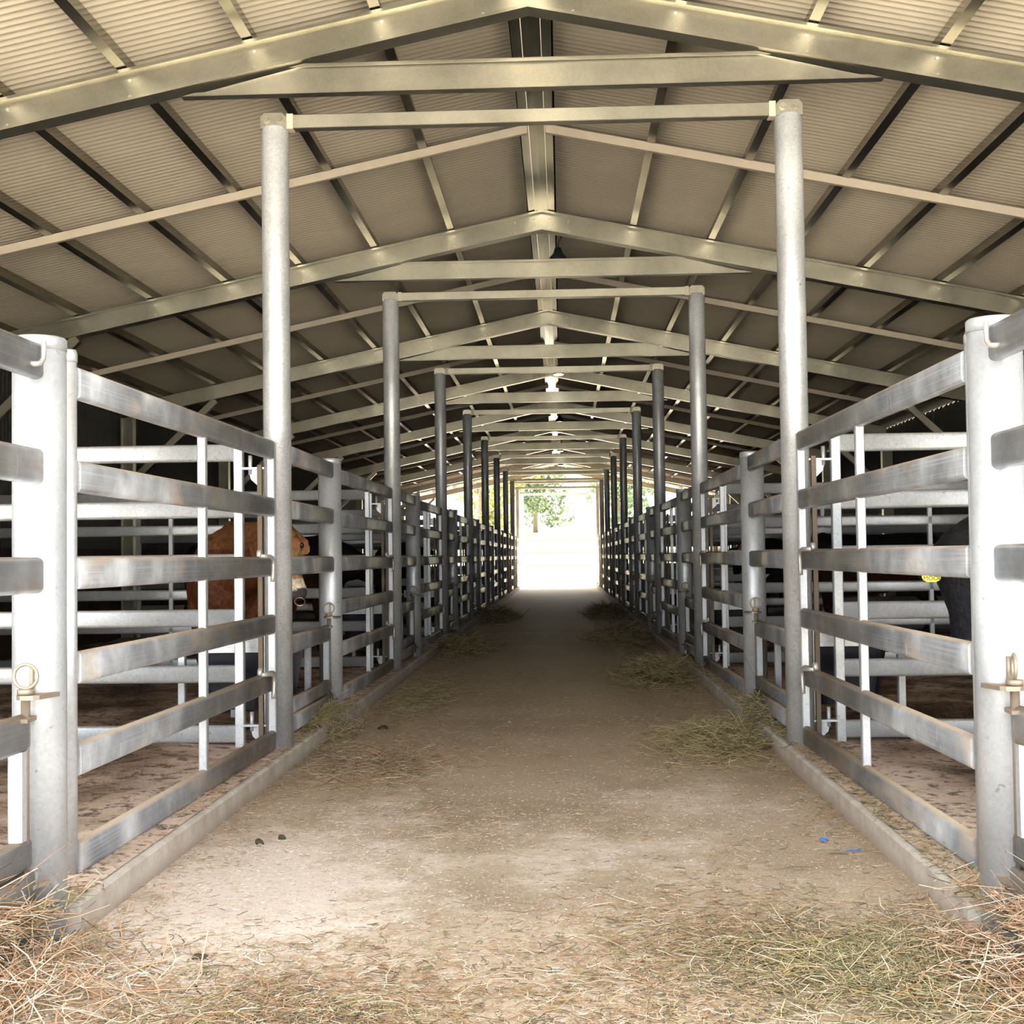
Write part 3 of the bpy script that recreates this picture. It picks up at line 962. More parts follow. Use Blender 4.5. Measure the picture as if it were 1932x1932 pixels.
def make_cow(name, label, cat, loc, heading, poll, nose_dir, face_n, paint, mat, group=None, hump=0.0, scale=1.0, voxel=0.016, ears=(0.0, 0.0), tagear=None, ring=False, tagtext=False):
    """standing cow. local frame: +x forward, z up. poll / nose_dir / face_n are given in the local frame."""
    V = Vector
    b = MB()
    # trunk
    T = [(-0.98, 1.06, 0.07, 0.10), (-0.93, 1.05, 0.20, 0.22), (-0.80, 1.04, 0.28, 0.30), (-0.55, 1.01, 0.31, 0.345), (-0.2, 0.955, 0.345, 0.385),
         (0.12, 0.945, 0.345, 0.39), (0.40, 0.965, 0.315, 0.39), (0.60, 0.99, 0.265, 0.37), (0.74, 1.0, 0.20, 0.30), (0.82, 1.01, 0.12, 0.20)]
    loft(b, [((x, 0, z), (0, w, 0), (0, 0, h), 2.12) for x, z, w, h in T])
    if hump:
        ellipsoid(b, (0.40, 0, 1.32), (0.15, 0, 0), (0, 0.055, 0), (0.02, 0, hump))
    poll, d, fn = V(poll), V(nose_dir).normalized(), V(face_n)
    fn = (fn - d * fn.dot(d)).normalized()
    wv = d.cross(fn).normalized()
    # neck
    base = V((0.50, 0, 1.06)); end = poll + d * 0.10 - fn * 0.12
    mid = (base + end) / 2 + V((0.03, 0, 0.05))
    rings = []
    for i in range(7):
        u = i / 6
        p = base * (1 - u) ** 2 + mid * 2 * u * (1 - u) + end * u * u
        tng = ((mid - base) * (1 - u) + (end - mid) * u).normalized()
        side = tng.cross(V((0, 0, 1))).normalized(); upv = side.cross(tng)
        rings.append((p, side * (0.20 - 0.085 * u), upv * (0.33 - 0.17 * u), 2.0))
    loft(b, rings)
    # head: from the poll to the muzzle
    H = [(-0.035, 0.06, 0.05, -0.03), (0.0, 0.10, 0.09, -0.05), (0.08, 0.118, 0.125, -0.085), (0.17, 0.122, 0.135, -0.095), (0.26, 0.098, 0.115, -0.085), (0.34, 0.078, 0.092, -0.072),
         (0.42, 0.078, 0.08, -0.066), (0.48, 0.084, 0.074, -0.062), (0.52, 0.070, 0.058, -0.060), (0.535, 0.045, 0.035, -0.060)]
    loft(b, [(poll + d * x + fn * off, wv * w, fn * h, 2.5) for x, w, h, off in H])
    # brows, ears
    for q in (-1, 1):
        ellipsoid(b, poll + d * 0.155 + wv * q * 0.10 + fn * 0.005, wv * 0.03, d * 0.045, fn * 0.035, 10, 6)
        tilt = ears[0 if q < 0 else 1]
        ed = (wv * q * math.cos(tilt) + d * math.sin(tilt)).normalized()
        en = d.cross(fn).cross(ed); ew = ed.cross(fn).normalized()
        c0 = poll + d * 0.055 + wv * q * 0.10 - fn * 0.07
        loft(b, [(c0 + ed * x, ew * w, fn * h, 2.0) for x, w, h in ((-0.03, 0.03, 0.03), (0.03, 0.048, 0.024), (0.09, 0.068, 0.02), (0.14, 0.055, 0.016), (0.18, 0.02, 0.012))], 12)
    # legs
    for q in (-1, 1):
        fx, fy = 0.50, 0.175 * q
        b.tube([(fx, fy * 0.8, 1.12), (fx, fy * 0.95, 0.98), (fx + 0.01, fy, 0.74), (fx, fy, 0.47), (fx + 0.012, fy, 0.40), (fx, fy, 0.34), (fx, fy, 0.16), (fx + 0.012, fy, 0.10), (fx + 0.03, fy, 0.05), (fx + 0.04, fy, 0.0)],
               [0.07, 0.15, 0.118, 0.068, 0.066, 0.048, 0.043, 0.052, 0.054, 0.062], 12)
        hx, hy = -0.70, 0.18 * q
        b.tube([(hx, hy * 0.8, 1.22), (hx, hy * 0.9, 1.06), (hx + 0.08, hy, 0.82), (hx + 0.06, hy, 0.62), (hx - 0.10, hy, 0.47), (hx - 0.105, hy, 0.40), (hx - 0.06, hy, 0.18), (hx - 0.04, hy, 0.10), (hx - 0.02, hy, 0.05), (hx - 0.01, hy, 0.0)],
               [0.08, 0.19, 0.175, 0.12, 0.068, 0.062, 0.046, 0.052, 0.054, 0.062], 12)
    b.tube([(-0.92, 0, 1.24), (-1.02, 0, 1.18), (-1.05, 0, 0.95), (-1.05, 0, 0.6), (-1.04, 0, 0.45), (-1.04, 0, 0.34)], [0.05, 0.035, 0.024, 0.022, 0.045, 0.02], 8)
    me0 = b.mesh(name + '_shell')
    tmp = bpy.data.objects.new('tmp', me0); COL.objects.link(tmp)
    rm = tmp.modifiers.new('r', 'REMESH'); rm.mode = 'VOXEL'; rm.voxel_size = voxel
    sm = tmp.modifiers.new('s', 'SMOOTH'); sm.factor = 0.5; sm.iterations = 9
    dg = bpy.context.evaluated_depsgraph_get()
    me = bpy.data.meshes.new_from_object(tmp.evaluated_get(dg))
    bpy.data.objects.remove(tmp); bpy.data.meshes.remove(me0)
    me.name = name
    co = np.zeros(len(me.vertices) * 3); me.vertices.foreach_get('co', co); co = co.reshape(-1, 3)
    rel = co - np.array(poll)
    hd, hw, hn = rel @ np.array(d), rel @ np.array(wv), rel @ np.array(fn)
    inhead = (hd > -0.12) & (hd < 0.6) & (np.abs(hw) < 0.34) & (np.abs(hn + 0.06) < 0.22)
    colr = paint(co, hd, hw, hn, inhead)
    at = me.attributes.new('tint', 'FLOAT_COLOR', 'POINT')
    at.data.foreach_set('color', np.concatenate([colr, np.ones((len(colr), 1))], 1).astype(np.float32).ravel())
    me.polygons.foreach_set('use_smooth', [True] * len(me.polygons))
    me.materials.append(mat)
    o = bpy.data.objects.new(name, None)
    COL.objects.link(o)
    tag(o, label, cat, group)
    o.location = loc
    o.rotation_euler = (0, 0, heading)
    o.scale = (scale,) * 3
    link('body', me, o)
    for q in (-1, 1):
        eb = MB(); ellipsoid(eb, poll + d * 0.175 + wv * q * 0.112 + fn * 0.012, wv * 0.018, d * 0.022, fn * 0.022, 12, 8)
        eb.build('eye', M['eye'], o)
    if tagear is not None:
        q = tagear
        tilt = ears[0 if q < 0 else 1]
        ed = (wv * q * math.cos(tilt) + d * math.sin(tilt)).normalized(); ew = ed.cross(fn).normalized()
        if ew.dot(d) < 0: ew = -ew
        c = poll + d * 0.055 + wv * q * 0.10 - fn * 0.07 + ed * 0.10 + fn * 0.024
        dn = V((0, 0, -1)); dn = (dn - fn * dn.dot(fn)).normalized(); sd_ = dn.cross(fn)
        out = [(-0.012, -0.012), (0.012, -0.012), (0.018, 0.012), (0.040, 0.024), (0.042, 0.055), (0.036, 0.068), (0.018, 0.076), (-0.018, 0.076), (-0.036, 0.068), (-0.042, 0.055), (-0.040, 0.024), (-0.018, 0.012)]
        tb = MB(); m = len(out)
        tb.add([c + sd_ * x + dn * y for x, y in out] + [c + sd_ * x + dn * y + fn * 0.004 for x, y in out], [tuple(range(m - 1, -1, -1)), tuple(range(m, 2 * m))] + [(i, (i + 1) % m, m + (i + 1) % m, m + i) for i in range(m)])
        et = tb.build('ear_tag', M['yellow'], o)
        et['label'] = 'yellow plastic ear tag'
        if tagtext:
            for row, txt in enumerate(('MAYU', 'MOOI')):
                cu = bpy.data.curves.new('t', 'FONT'); cu.body = txt; cu.size = 0.027; cu.align_x = 'CENTER'; cu.extrude = 0.0005
                to = bpy.data.objects.new('t', cu); COL.objects.link(to)
                dg = bpy.context.evaluated_depsgraph_get(); tm = bpy.data.meshes.new_from_object(to.evaluated_get(dg))
                bpy.data.objects.remove(to)
                org = c + dn * (0.045 + 0.023 * row) + fn * 0.0052
                R = Matrix((-sd_, -dn, fn)).transposed().to_4x4() if (-sd_).cross(-dn).dot(fn) > 0 else Matrix((sd_, -dn, fn)).transposed().to_4x4()
                tm.transform(Matrix.Translation(org) @ R)
                tm.materials.append(M['ink'])
                link('lettering', tm, et)
    if ring:
        rb = MB()
        c = poll + d * 0.535 + fn * -0.012
        pts = []
        for i in range(25):
            a = 2 * math.pi * i / 24
            pts.append(c + wv * 0.034 * math.sin(a) + (d * 0.8 + fn * 0.35).normalized() * (0.030 - 0.036 * math.cos(a)))
        rb.tube(pts, 0.0042, 8)
        nr = rb.build('nose_ring', M['ring'], o); nr['label'] = 'copper nose ring'
    return o


def paint_bull(co, hd, hw, hn, ih):
    c = np.tile(np.array([0.125, 0.043, 0.017]), (len(co), 1))
    z = co[:, 2]
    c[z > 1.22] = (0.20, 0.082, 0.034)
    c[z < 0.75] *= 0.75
    face = ih & (hd > 0.02)
    c[face] = (0.25, 0.105, 0.04)
    c[ih & (hd > 0.20) & (hd < 0.40)] = (0.36, 0.20, 0.09)
    c[ih & (hd > 0.40)] = (0.66, 0.55, 0.43)
    c[ih & (hd > 0.475)] = (0.055, 0.045, 0.045)
    return c


def paint_black(co, hd, hw, hn, ih):
    c = np.tile(np.array([0.0065, 0.0058, 0.006]), (len(co), 1))
    c[ih & (hd > 0.25)] = (0.0068, 0.007, 0.0095)
    c[ih & (hd > 0.49)] = (0.03, 0.028, 0.028)
    return c


def paint_blaze(co, hd, hw, hn, ih):
    c = np.tile(np.array([0.010, 0.010, 0.011]), (len(co), 1))
    w = np.interp(hd, [-0.1, 0.1, 0.3, 0.5], [0.13, 0.10, 0.05, 0.05])
    c[ih & (hn > -0.05) & (np.abs(hw) < w) & (hd > -0.06)] = (0.42, 0.27, 0.12)
    c[ih & (hd > 0.44)] = (0.5, 0.42, 0.34)
    return c


def paint_dark(co, hd, hw, hn, ih):
    c = np.tile(np.array([0.012, 0.011, 0.012]), (len(co), 1))
    k = np.clip((1.02 - co[:, 2]) / 0.25, 0, 1) * np.clip((0.75 - np.abs(co[:, 0])) / 0.3, 0, 1)
    c = c * (1 - k[:, None]) + np.array([0.055, 0.02, 0.012]) * k[:, None]
    return c


def cow_at(head_xy, body_xy, heading):
    """local head offset in the cow frame"""
    dx, dy = head_xy[0] - body_xy[0], head_xy[1] - body_xy[1]
    c, s_ = math.cos(-heading), math.sin(-heading)
    return dx * c - dy * s_, dx * s_ + dy * c


# brown bull, pen behind the first divider: body away from the camera, head turned to the aisle
hb = math.radians(-88)
bx, by = -2.33, 10.0
lx, ly = cow_at((-1.735, 8.66), (bx, by), hb)
def to_local(v, h):
    c, s_ = math.cos(-h), math.sin(-h)
    return (v[0] * c - v[1] * s_, v[0] * s_ + v[1] * c, v[2])
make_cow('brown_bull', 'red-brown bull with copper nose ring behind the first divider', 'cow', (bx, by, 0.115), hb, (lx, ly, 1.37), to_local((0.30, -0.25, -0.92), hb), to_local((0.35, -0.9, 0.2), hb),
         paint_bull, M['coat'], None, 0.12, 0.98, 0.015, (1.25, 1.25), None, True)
# curly black cow, first pen on the other side
hb = math.radians(-122)
bx, by = 2.62, 6.72
lx, ly = cow_at((1.93, 5.80), (bx, by), hb)
make_cow('black_cow', 'curly black cow with yellow ear tag behind the first gate', 'cow', (bx, by, 0.115), hb, (lx, ly, 1.215), to_local((-0.02, -0.22, -0.97), hb), to_local((-0.05, -1.0, 0.22), hb),
         paint_black, M['curly'], None, 0.0, 0.98, 0.014, (1.0, 1.0), 1, False, True)
# black cow with a tan blaze farther down that side
hb = math.radians(-115)
make_cow('black_cow', 'black cow with a tan blaze and yellow ear tag, farther down the row', 'cow', (3.25, 20.3, 0.115), hb, (0.98, 0.05, 1.24), to_local((-0.1, -0.35, -0.93), hb), to_local((-0.1, -1.0, 0.3), hb),
         paint_blaze, M['curly'], None, 0.0, 1.0, 0.024, (0.2, 0.2), -1)
# black cow standing side-on beyond the bull
hb = math.radians(8)
make_cow('black_cow', 'black cow with reddish belly standing side-on beyond the brown bull', 'cow', (-3.3, 15.6, 0.115), hb, (0.98, 0.0, 1.12), to_local((0.75, -0.2, -0.65), hb), to_local((0.6, -0.2, 0.75), hb),
         paint_dark, M['curly'], None, 0.0, 1.03, 0.024, (0.2, 0.2), None)
hb = math.radians(-70)
make_cow('black_cow', 'black cow facing the aisle in the fourth pen beyond the bull', 'cow', (-2.5, 21.2, 0.115), hb, (0.95, 0.1, 1.26), to_local((0.2, -0.35, -0.93), hb), to_local((0.2, -1.0, 0.3), hb),
         paint_black, M['curly'], None, 0.0, 1.0, 0.024, (0.2, 0.2), 1)
hb = math.radians(170)
make_cow('black_cow', 'black cow standing side-on beside the tan-blazed cow', 'cow', (4.1, 17.0, 0.115), hb, (0.98, 0.0, 1.05), to_local((-0.75, -0.1, -0.65), hb), to_local((-0.6, 0, 0.75), hb),
         paint_dark, M['curly'], None, 0.0, 1.0, 0.024, (0.2, 0.2), None)

# ------------------------------------------------------------------ hay and straw
PAL = {
    'straw': [((0.64, 0.40, 0.24), 4), ((0.76, 0.54, 0.37), 4), ((0.84, 0.71, 0.55), 3), ((0.50, 0.27, 0.14), 3), ((0.26, 0.24, 0.12), 1)],
    'green': [((0.36, 0.31, 0.15), 4), ((0.52, 0.43, 0.22), 4), ((0.72, 0.60, 0.41), 3), ((0.17, 0.16, 0.085), 4), ((0.50, 0.32, 0.17), 3)],
    'mix': [((0.52, 0.33, 0.19), 4), ((0.38, 0.235, 0.13), 4), ((0.74, 0.61, 0.47), 2), ((0.33, 0.29, 0.14), 2), ((0.15, 0.12, 0.075), 3), ((0.55, 0.48, 0.24), 1)],
    'pale': [((0.86, 0.72, 0.60), 4), ((0.78, 0.60, 0.46), 3), ((0.92, 0.84, 0.74), 2)],
    'olive': [((0.46, 0.37, 0.18), 4), ((0.58, 0.46, 0.26), 4), ((0.36, 0.31, 0.13), 3), ((0.68, 0.58, 0.38), 2), ((0.22, 0.18, 0.09), 2)],
    'dull': [((0.30, 0.23, 0.11), 4), ((0.42, 0.33, 0.17), 4), ((0.22, 0.18, 0.08), 3), ((0.52, 0.42, 0.25), 1)],
}


def strands(name, pts, pal, length, radius, lift=0.25, curl=0.6, mat=None):
    """many curved three-sided stalks at pts (N, 3); one mesh"""
    N = len(pts)
    pts = np.asarray(pts, float)
    K = 5
    ang = RNG.uniform(0, 2 * np.pi, N)
    L = length * RNG.lognormal(0, 0.45, N)
    el = RNG.normal(0, lift, N)
    cv = RNG.normal(0, curl, N)
    cz = RNG.normal(0, curl * 0.35, N)
    tt = np.linspace(-0.5, 0.5, K)
    P = np.zeros((N, K, 3))
    for i, u in enumerate(tt):
        a = ang + cv * u
        P[:, i, 0] = pts[:, 0] + L * u * np.cos(a) * np.cos(el)
        P[:, i, 1] = pts[:, 1] + L * u * np.sin(a) * np.cos(el)
        P[:, i, 2] = pts[:, 2] + L * u * np.sin(el) + L * cz * (0.25 - u * u) * 0.5
    R = radius * RNG.uniform(0.6, 1.4, N)
    side = np.stack([-np.sin(ang), np.cos(ang), np.zeros(N)], 1)
    V_ = np.zeros((N, K, 3, 3))
    for j in range(3):
        b_ = 2 * np.pi * j / 3 + 0.5
        off = side * np.cos(b_) + np.array([0, 0, 1.0]) * np.sin(b_)
        V_[:, :, j, :] = P + (off * R[:, None])[:, None, :] * np.array([0.6, 1, 1, 1, 0.6])[None, :, None]
    V_[..., 2] = np.maximum(V_[..., 2], V_[..., 2] * 0 + pts[:, 2].min() * 0 + 0.001)
    vs = V_.reshape(-1, 3)
    quad = np.array([(i * 3 + j, i * 3 + (j + 1) % 3, (i + 1) * 3 + (j + 1) % 3, (i + 1) * 3 + j) for i in range(K - 1) for j in range(3)])
    fs = (quad[None] + (np.arange(N) * K * 3)[:, None, None]).reshape(-1, 4)
    me = bpy.data.meshes.new(name)
    me.vertices.add(len(vs)); me.vertices.foreach_set('co', vs.ravel())
    me.loops.add(fs.size); me.loops.foreach_set('vertex_index', fs.ravel().astype(np.int32))
    me.polygons.add(len(fs)); me.polygons.foreach_set('loop_start', np.arange(0, fs.size, 4, dtype=np.int32))
    me.update(calc_edges=True)
    w = np.array([p[1] for p in PAL[pal]], float); w /= w.sum()
    cs = np.array([p[0] for p in PAL[pal]])[RNG.choice(len(w), N, p=w)] * RNG.uniform(0.8, 1.2, (N, 1))
    cs = np.concatenate([cs, np.ones((N, 1))], 1)
    at = me.attributes.new('tint', 'FLOAT_COLOR', 'POINT')
    at.data.foreach_set('color', np.repeat(cs, K * 3, 0).astype(np.float32).ravel())
    me.materials.append(M['strand'])
    return link(name, me)


def pile_pts(n, cx, cy, rx, ry, h, power=1.0, xmin=None, xmax=None, floorz=None):
    out = []
    while len(out) < n:
        a = RNG.uniform(0, 2 * np.pi); r = min(1.35, abs(RNG.normal(0, 0.52)) + 0.12 * RNG.uniform())
        x = cx + rx * r * math.cos(a); y = cy + ry * r * math.sin(a)
        if xmin is not None and x < xmin: continue
        if xmax is not None and x > xmax: continue
        lump = 0.75 + 0.5 * mnoise.noise(Vector((x * 4, y * 4, 9)))
        top = h * max(0, 1 - r * r) ** power * lump
        base = 0.0 if abs(x) < 1.445 else 0.11
        if floorz is not None: base = floorz
        out.append((x, y, base + 0.004 + top * RNG.uniform(0.35, 1.0)))
    return out


HAY = [
    ("long pale straw heap at the foot of the first hinge post, brown bull's side", 'straw', (2400, -1.66, 3.55, 0.72, 0.72, 0.17), 0.19, 0.0020, 0.4, 1.7),
    ("greenish hay litter around the drop pin of the first hinge post, brown bull's side", 'green', (1500, -1.64, 4.05, 0.36, 0.42, 0.08), 0.09, 0.0015, 0.5, 1.2),
    ("short mixed hay trodden flat across the aisle entrance, brown bull's side", 'mix', (4200, -0.55, 3.45, 0.95, 0.75, 0.012), 0.065, 0.0012, 0.15, 1.0),
    ("large loose hay heap at the foot of the first hinge post, tagged black cow's side", 'straw', (2800, 1.68, 3.75, 0.62, 0.75, 0.13), 0.16, 0.0019, 0.4, 1.5),
    ("green hay spread over the floor inside the kerb end, tagged black cow's side", 'green', (3400, 1.08, 3.85, 0.62, 0.72, 0.03), 0.10, 0.0014, 0.25, 1.0),
    ("orange-brown chaff trodden flat across the aisle entrance, tagged black cow's side", 'mix', (3600, 0.75, 4.1, 0.85, 1.0, 0.01), 0.055, 0.0012, 0.15, 1.0),
    ("mound of hay against the kerb below the first portal, tagged black cow's side", 'olive', (2300, 1.14, 8.45, 0.42, 0.85, 0.16), 0.15, 0.0019, 0.35, 1.0),
    ("hay mound spilling past the second hinge post, tagged black cow's side", 'olive', (1200, 1.52, 9.0, 0.22, 0.6, 0.15), 0.15, 0.0019, 0.5, 1.0),
    ("dark hay mound before the second portal, tagged black cow's side", 'olive', (2200, 1.12, 13.0, 0.42, 1.1, 0.26), 0.17, 0.0026, 0.4, 1.0),
    ("hay mound farther down before the third portal, tagged black cow's side", 'olive', (1300, 1.0, 19.0, 0.42, 1.5, 0.20), 0.2, 0.004, 0.4, 1.0),
    ("flat hay mound far down the aisle, tagged black cow's side", 'olive', (1100, 1.05, 27.0, 0.4, 2.0, 0.20), 0.25, 0.006, 0.4, 1.0),
    ("hay lying over the kerb at the second hinge post, brown bull's side", 'olive', (1500, -1.50, 8.95, 0.18, 0.75, 0.10), 0.14, 0.0017, 0.5, 1.2),
    ("thin hay spread on the floor beside the first portal, brown bull's side", 'mix', (1300, -0.95, 7.6, 0.55, 0.9, 0.02), 0.11, 0.0014, 0.2, 0.9),
    ("green hay strewn along the kerb past the second hinge post, brown bull's side", 'olive', (1300, -1.1, 11.4, 0.36, 1.7, 0.03), 0.13, 0.0018, 0.2, 0.9),
    ("hay heap against the kerb at the third portal, brown bull's side", 'olive', (1400, -1.18, 17.5, 0.36, 1.8, 0.18), 0.2, 0.004, 0.4, 1.0),
    ("hay heap far down the aisle, brown bull's side", 'olive', (1100, -1.15, 26.0, 0.36, 2.0, 0.18), 0.25, 0.006, 0.4, 1.0),
]
for lab, pal, pp, ln, rad, lift, curl in HAY:
    n, cx, cy, rx, ry, h = pp
    o = strands('hay', pile_pts(n, cx, cy, rx, ry, h), pal, ln, rad, lift, curl)
    tag(o, lab, 'hay', None, 'stuff')

# loose straw over the aisle, denser close to the kerbs and in drifts
def scatter(n, x0, x1, y0, y1, dens, zf=lambda x, y: 0.004):
    out = []
    while len(out) < n:
        x = RNG.uniform(x0, x1); y = y0 + (y1 - y0) * RNG.uniform(0, 1) ** 1.7
        if RNG.uniform() < dens(x, y):
            out.append((x, y, zf(x, y) + RNG.uniform(0, 0.008)))
    return out


def d_aisle(x, y):
    e = abs(x - 0.05) / 1.4
    v = mnoise.noise(Vector((x * 1.4, y * 0.9, 5))) * 0.5 + 0.5
    front = max(0, 1 - (y - 3.2) / 1.5)
    saw = math.exp(-((x + 0.95) / 0.5) ** 2 - ((y - 4.9) / 0.9) ** 2)
    return min(1, max(0.02, (0.12 + 0.55 * e ** 2 + 0.75 * front) * (v ** 2) * 2.0 * (1 - 0.85 * saw)))


o = strands('loose_straw', scatter(6000, -1.44, 1.44, 3.0, 20, d_aisle), 'straw', 0.05, 0.0011, 0.12, 1.0)
tag(o, 'stray straw stalks scattered over the aisle floor', 'straw', None, 'stuff')
o = strands('chaff', scatter(15000, -1.44, 1.44, 3.0, 14, d_aisle), 'mix', 0.026, 0.0011, 0.15, 0.8)
tag(o, 'short green-brown chaff scattered over the aisle floor', 'chaff', None, 'stuff')
def d_saw(x, y):
    v = mnoise.noise(Vector((x * 2.0, y * 1.6, 15))) * 0.5 + 0.5
    k = math.exp(-((x + 0.95) / 0.55) ** 2 - ((y - 4.9) / 1.3) ** 2) + 0.5 * math.exp(-((x - 0.5) / 0.9) ** 2 - ((y - 6.3) / 1.0) ** 2) + 0.12
    return min(1, k * (0.3 + v))


o = strands('wood_shavings', scatter(9000, -1.43, 1.43, 3.4, 12, d_saw, lambda x, y: 0.003), 'pale', 0.010, 0.0012, 0.1, 0.4)
tag(o, 'pale sawdust shavings strewn over the aisle floor', 'shavings', None, 'stuff')
for s in (-1, 1):
    dd = (lambda x, y: 0.25 + 0.6 * max(0, mnoise.noise(Vector((x * 3, y * 1.5, 2))))) if s > 0 else (lambda x, y: 0.03 + 0.5 * max(0, mnoise.noise(Vector((x * 3, y * 0.8, 2)))))
    a, c = (1.46, 1.75) if s > 0 else (-1.75, -1.46)
    o = strands('kerb_litter', scatter(4200 if s > 0 else 1300, a, c, 3.4, 13, dd, lambda x, y: 0.118), 'green' if s > 0 else 'straw', 0.05, 0.0013, 0.3, 1.0)
    tag(o, 'hay litter lying on the kerb top along the ' + SIDE[s], 'hay', None, 'stuff')

# dung clumps and twine
def clump(lab, x, y, r, h):
    b = MB(); ellipsoid(b, (0, 0, h * 0.35), (r, 0, 0), (0, r * 0.7, 0), (0, 0, h), 14, 8)
    vs = []
    for i, p in enumerate(b.v):
        p = Vector(p); k = 1 + 0.45 * mnoise.noise(p * 60 + Vector((x * 7, y * 3, 0)))
        vs.append((p.x * k, p.y * k, max(-0.002, p.z * k)))
    b.v = vs
    o = b.build('dung_clump', M['dung'], None, (x, y, 0.0))
    tag(o, lab, 'dung', 'dark clumps on the aisle floor')


clump('dark dung clump on the pale sawdust, larger of two beside the kerb', -1.17, 5.62, 0.021, 0.017)
clump('small dark clump right beside the larger dung clump on the sawdust', -1.09, 5.72, 0.018, 0.014)
clump('small dark dung clump lying past the second hinge post near the kerb', -1.15, 9.35, 0.035, 0.02)
clump('flat brown clump on the sawdust nearest to the long straw heap', -0.98, 4.02, 0.03, 0.012)
b = MB()
b.tube([(0, 0, 0.006), (0.012, 0.01, 0.012), (0.02, -0.004, 0.010), (0.008, -0.014, 0.008), (-0.008, -0.008, 0.012), (-0.004, 0.012, 0.016), (0.014, 0.018, 0.014), (0.024, 0.006, 0.018)], 0.0035, 6)
tag(b.build('twine_scrap', M['twine'], None, (1.245, 5.60, 0)), 'knotted scrap of blue twine on the aisle floor', 'twine')
b = MB(); b.tube([(-0.03, 0, 0.006), (-0.012, 0.006, 0.010), (0.008, -0.002, 0.008), (0.026, 0.008, 0.011), (0.038, 0.014, 0.007)], 0.003, 6)
tag(b.build('twine_scrap', M['twine'], None, (1.335, 5.42, 0)), 'straight scrap of blue twine beside the kerb', 'twine')
b = MB(); b.tube([(-0.035, 0, 0.006), (-0.012, -0.006, 0.012), (0.012, -0.004, 0.010), (0.035, -0.012, 0.006)], [0.003, 0.005, 0.005, 0.002], 6)
tag(b.build('twig', M['bark'], None, (1.265, 5.38, 0)), 'dark twig lying between the two scraps of blue twine', 'twig')

# ------------------------------------------------------------------ beyond the far end
def bank_z(x, y):
    return -0.1 + 3.6 * min(1, max(0, (y - 76) / 34)) + 0.3 * mnoise.noise(Vector((x * 0.05, y * 0.05, 0)))


xs = [-80 + 4 * i for i in range(41)]; ys = [74 + 3 * i for i in range(26)]
structure(link('hill', grid_mesh('hill', xs, ys, bank_z, M['bank'])), 'sun-bleached grass bank beyond the yard')
fence = thing('yard_fence', 'pale post-and-rail fence across the yard beyond the shed', 'fence', (0, 68, 0))
for z in (0.7, 1.4, 2.05):
    b = MB(); b.sweep(OVAL, (-16, 0, z), (16, 0, z), (0, 1, 0), (0, 0, 1), True); b.build('rail', M['dull'], fence)
for i in range(9):
    b = MB(); b.lathe([(0.05, -0.03), (0.05, 2.15)], (-16 + 4 * i, 0, 0), 10); b.build('post', M['post'], fence)


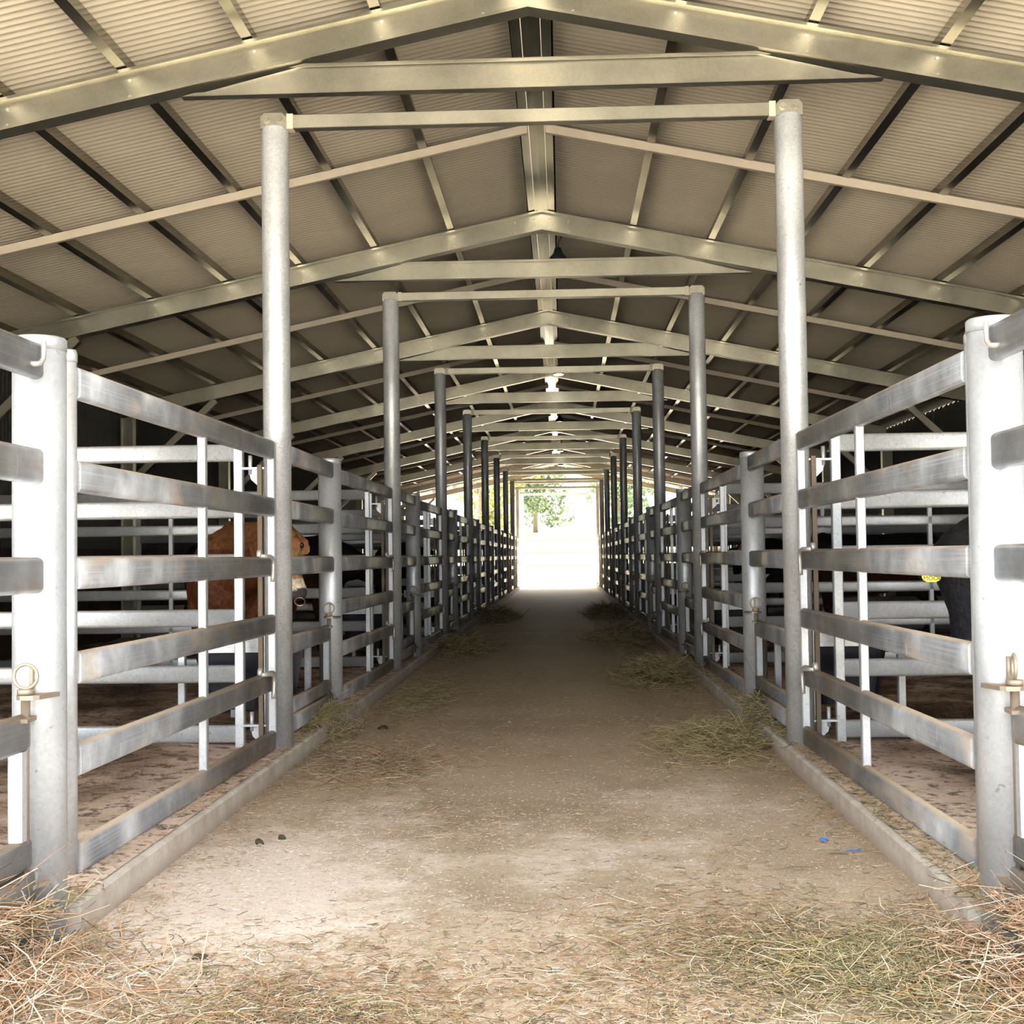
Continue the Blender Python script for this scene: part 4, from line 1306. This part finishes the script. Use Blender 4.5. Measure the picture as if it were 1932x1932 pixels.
def tree(name, lab, x, y, h, r, tint, n=4200, lean=0.0):
    z0 = bank_z(x, y) if y > 76 else -0.03
    o = thing(name, lab, 'tree', (x, y, z0), 'trees beyond the yard')
    b = MB()
    b.tube([(0, 0, -0.3), (lean * 0.3, 0.1, h * 0.25), (lean * 0.6, 0, h * 0.5), (lean, 0.1, h * 0.8)], [0.22, 0.17, 0.12, 0.05], 8)
    for q in range(5):
        a = q * 1.9
        st = Vector((lean * 0.5, 0, h * (0.35 + 0.07 * q)))
        b.tube([st, st + Vector((math.cos(a) * r * 0.35, math.sin(a) * r * 0.35, h * 0.12)), st + Vector((math.cos(a) * r * 0.75, math.sin(a) * r * 0.75, h * 0.2))], [0.08, 0.05, 0.02], 6)
    b.build('trunk', M['bark'], o)
    K = 22
    cen = np.stack([RNG.normal(lean, r * 0.45, K), RNG.normal(0, r * 0.45, K), h * RNG.uniform(0.10, 0.9, K)], 1)
    rad = r * RNG.uniform(0.28, 0.5, K)
    idx = RNG.integers(0, K, n)
    dirs = RNG.normal(0, 1, (n, 3)); dirs /= np.linalg.norm(dirs, axis=1)[:, None]
    c = cen[idx] + dirs * (rad[idx] * RNG.uniform(0.45, 1.0, n) ** 0.5)[:, None]
    a1 = RNG.normal(0, 1, (n, 3)); a1 /= np.linalg.norm(a1, axis=1)[:, None]
    a2 = np.cross(a1, RNG.normal(0, 1, (n, 3))); a2 /= np.linalg.norm(a2, axis=1)[:, None]
    sz = RNG.uniform(0.12, 0.26, (n, 1))
    vs = np.stack([c - a1 * sz, c - a2 * sz * 0.5, c + a1 * sz, c + a2 * sz * 0.5], 1).reshape(-1, 3)
    me = bpy.data.meshes.new('foliage')
    me.from_pydata(vs.tolist(), [], np.arange(4 * n).reshape(-1, 4).tolist())
    cs = (np.array(tint)[None] * 0.9 + 0.03) * RNG.uniform(0.6, 1.35, (n, 1))
    at = me.attributes.new('tint', 'FLOAT_COLOR', 'POINT')
    at.data.foreach_set('color', np.repeat(np.concatenate([cs, np.ones((n, 1))], 1), 4, 0).astype(np.float32).ravel())
    me.materials.append(M['leaf'])
    link('foliage', me, o)


TREES = [
    ('loose yellow-green tree seen past the far doorway, fullest on the brown bull\'s side', -6.0, 98, 8.6, 3.0, (0.30, 0.30, 0.10)),
    ('slim grey-green tree in the middle of the far doorway', -2.0, 106, 9.2, 2.6, (0.17, 0.22, 0.12)),
    ('broad grey-green tree in the far doorway on the tagged black cow\'s side', 4.4, 98, 8.8, 3.2, (0.16, 0.22, 0.12)),
    ('tall bushy tree just outside the far doorway, tagged black cow\'s side', 13.0, 99, 9.0, 3.0, (0.24, 0.28, 0.10)),
    ('low yellow tree far out past the pens, tagged black cow\'s side', 22.5, 102, 8.5, 3.6, (0.30, 0.31, 0.11)),
    ('bushy tree far out past the pens, brown bull\'s side', -15.5, 101, 9.0, 3.4, (0.26, 0.30, 0.10)),
    ('outermost bushy tree past the pens, brown bull\'s side', -23.5, 100, 8.5, 3.8, (0.28, 0.30, 0.11)),
]
for lab, x, y, h, r, c in TREES:
    tree('tree', lab, x, y, h, r, c)
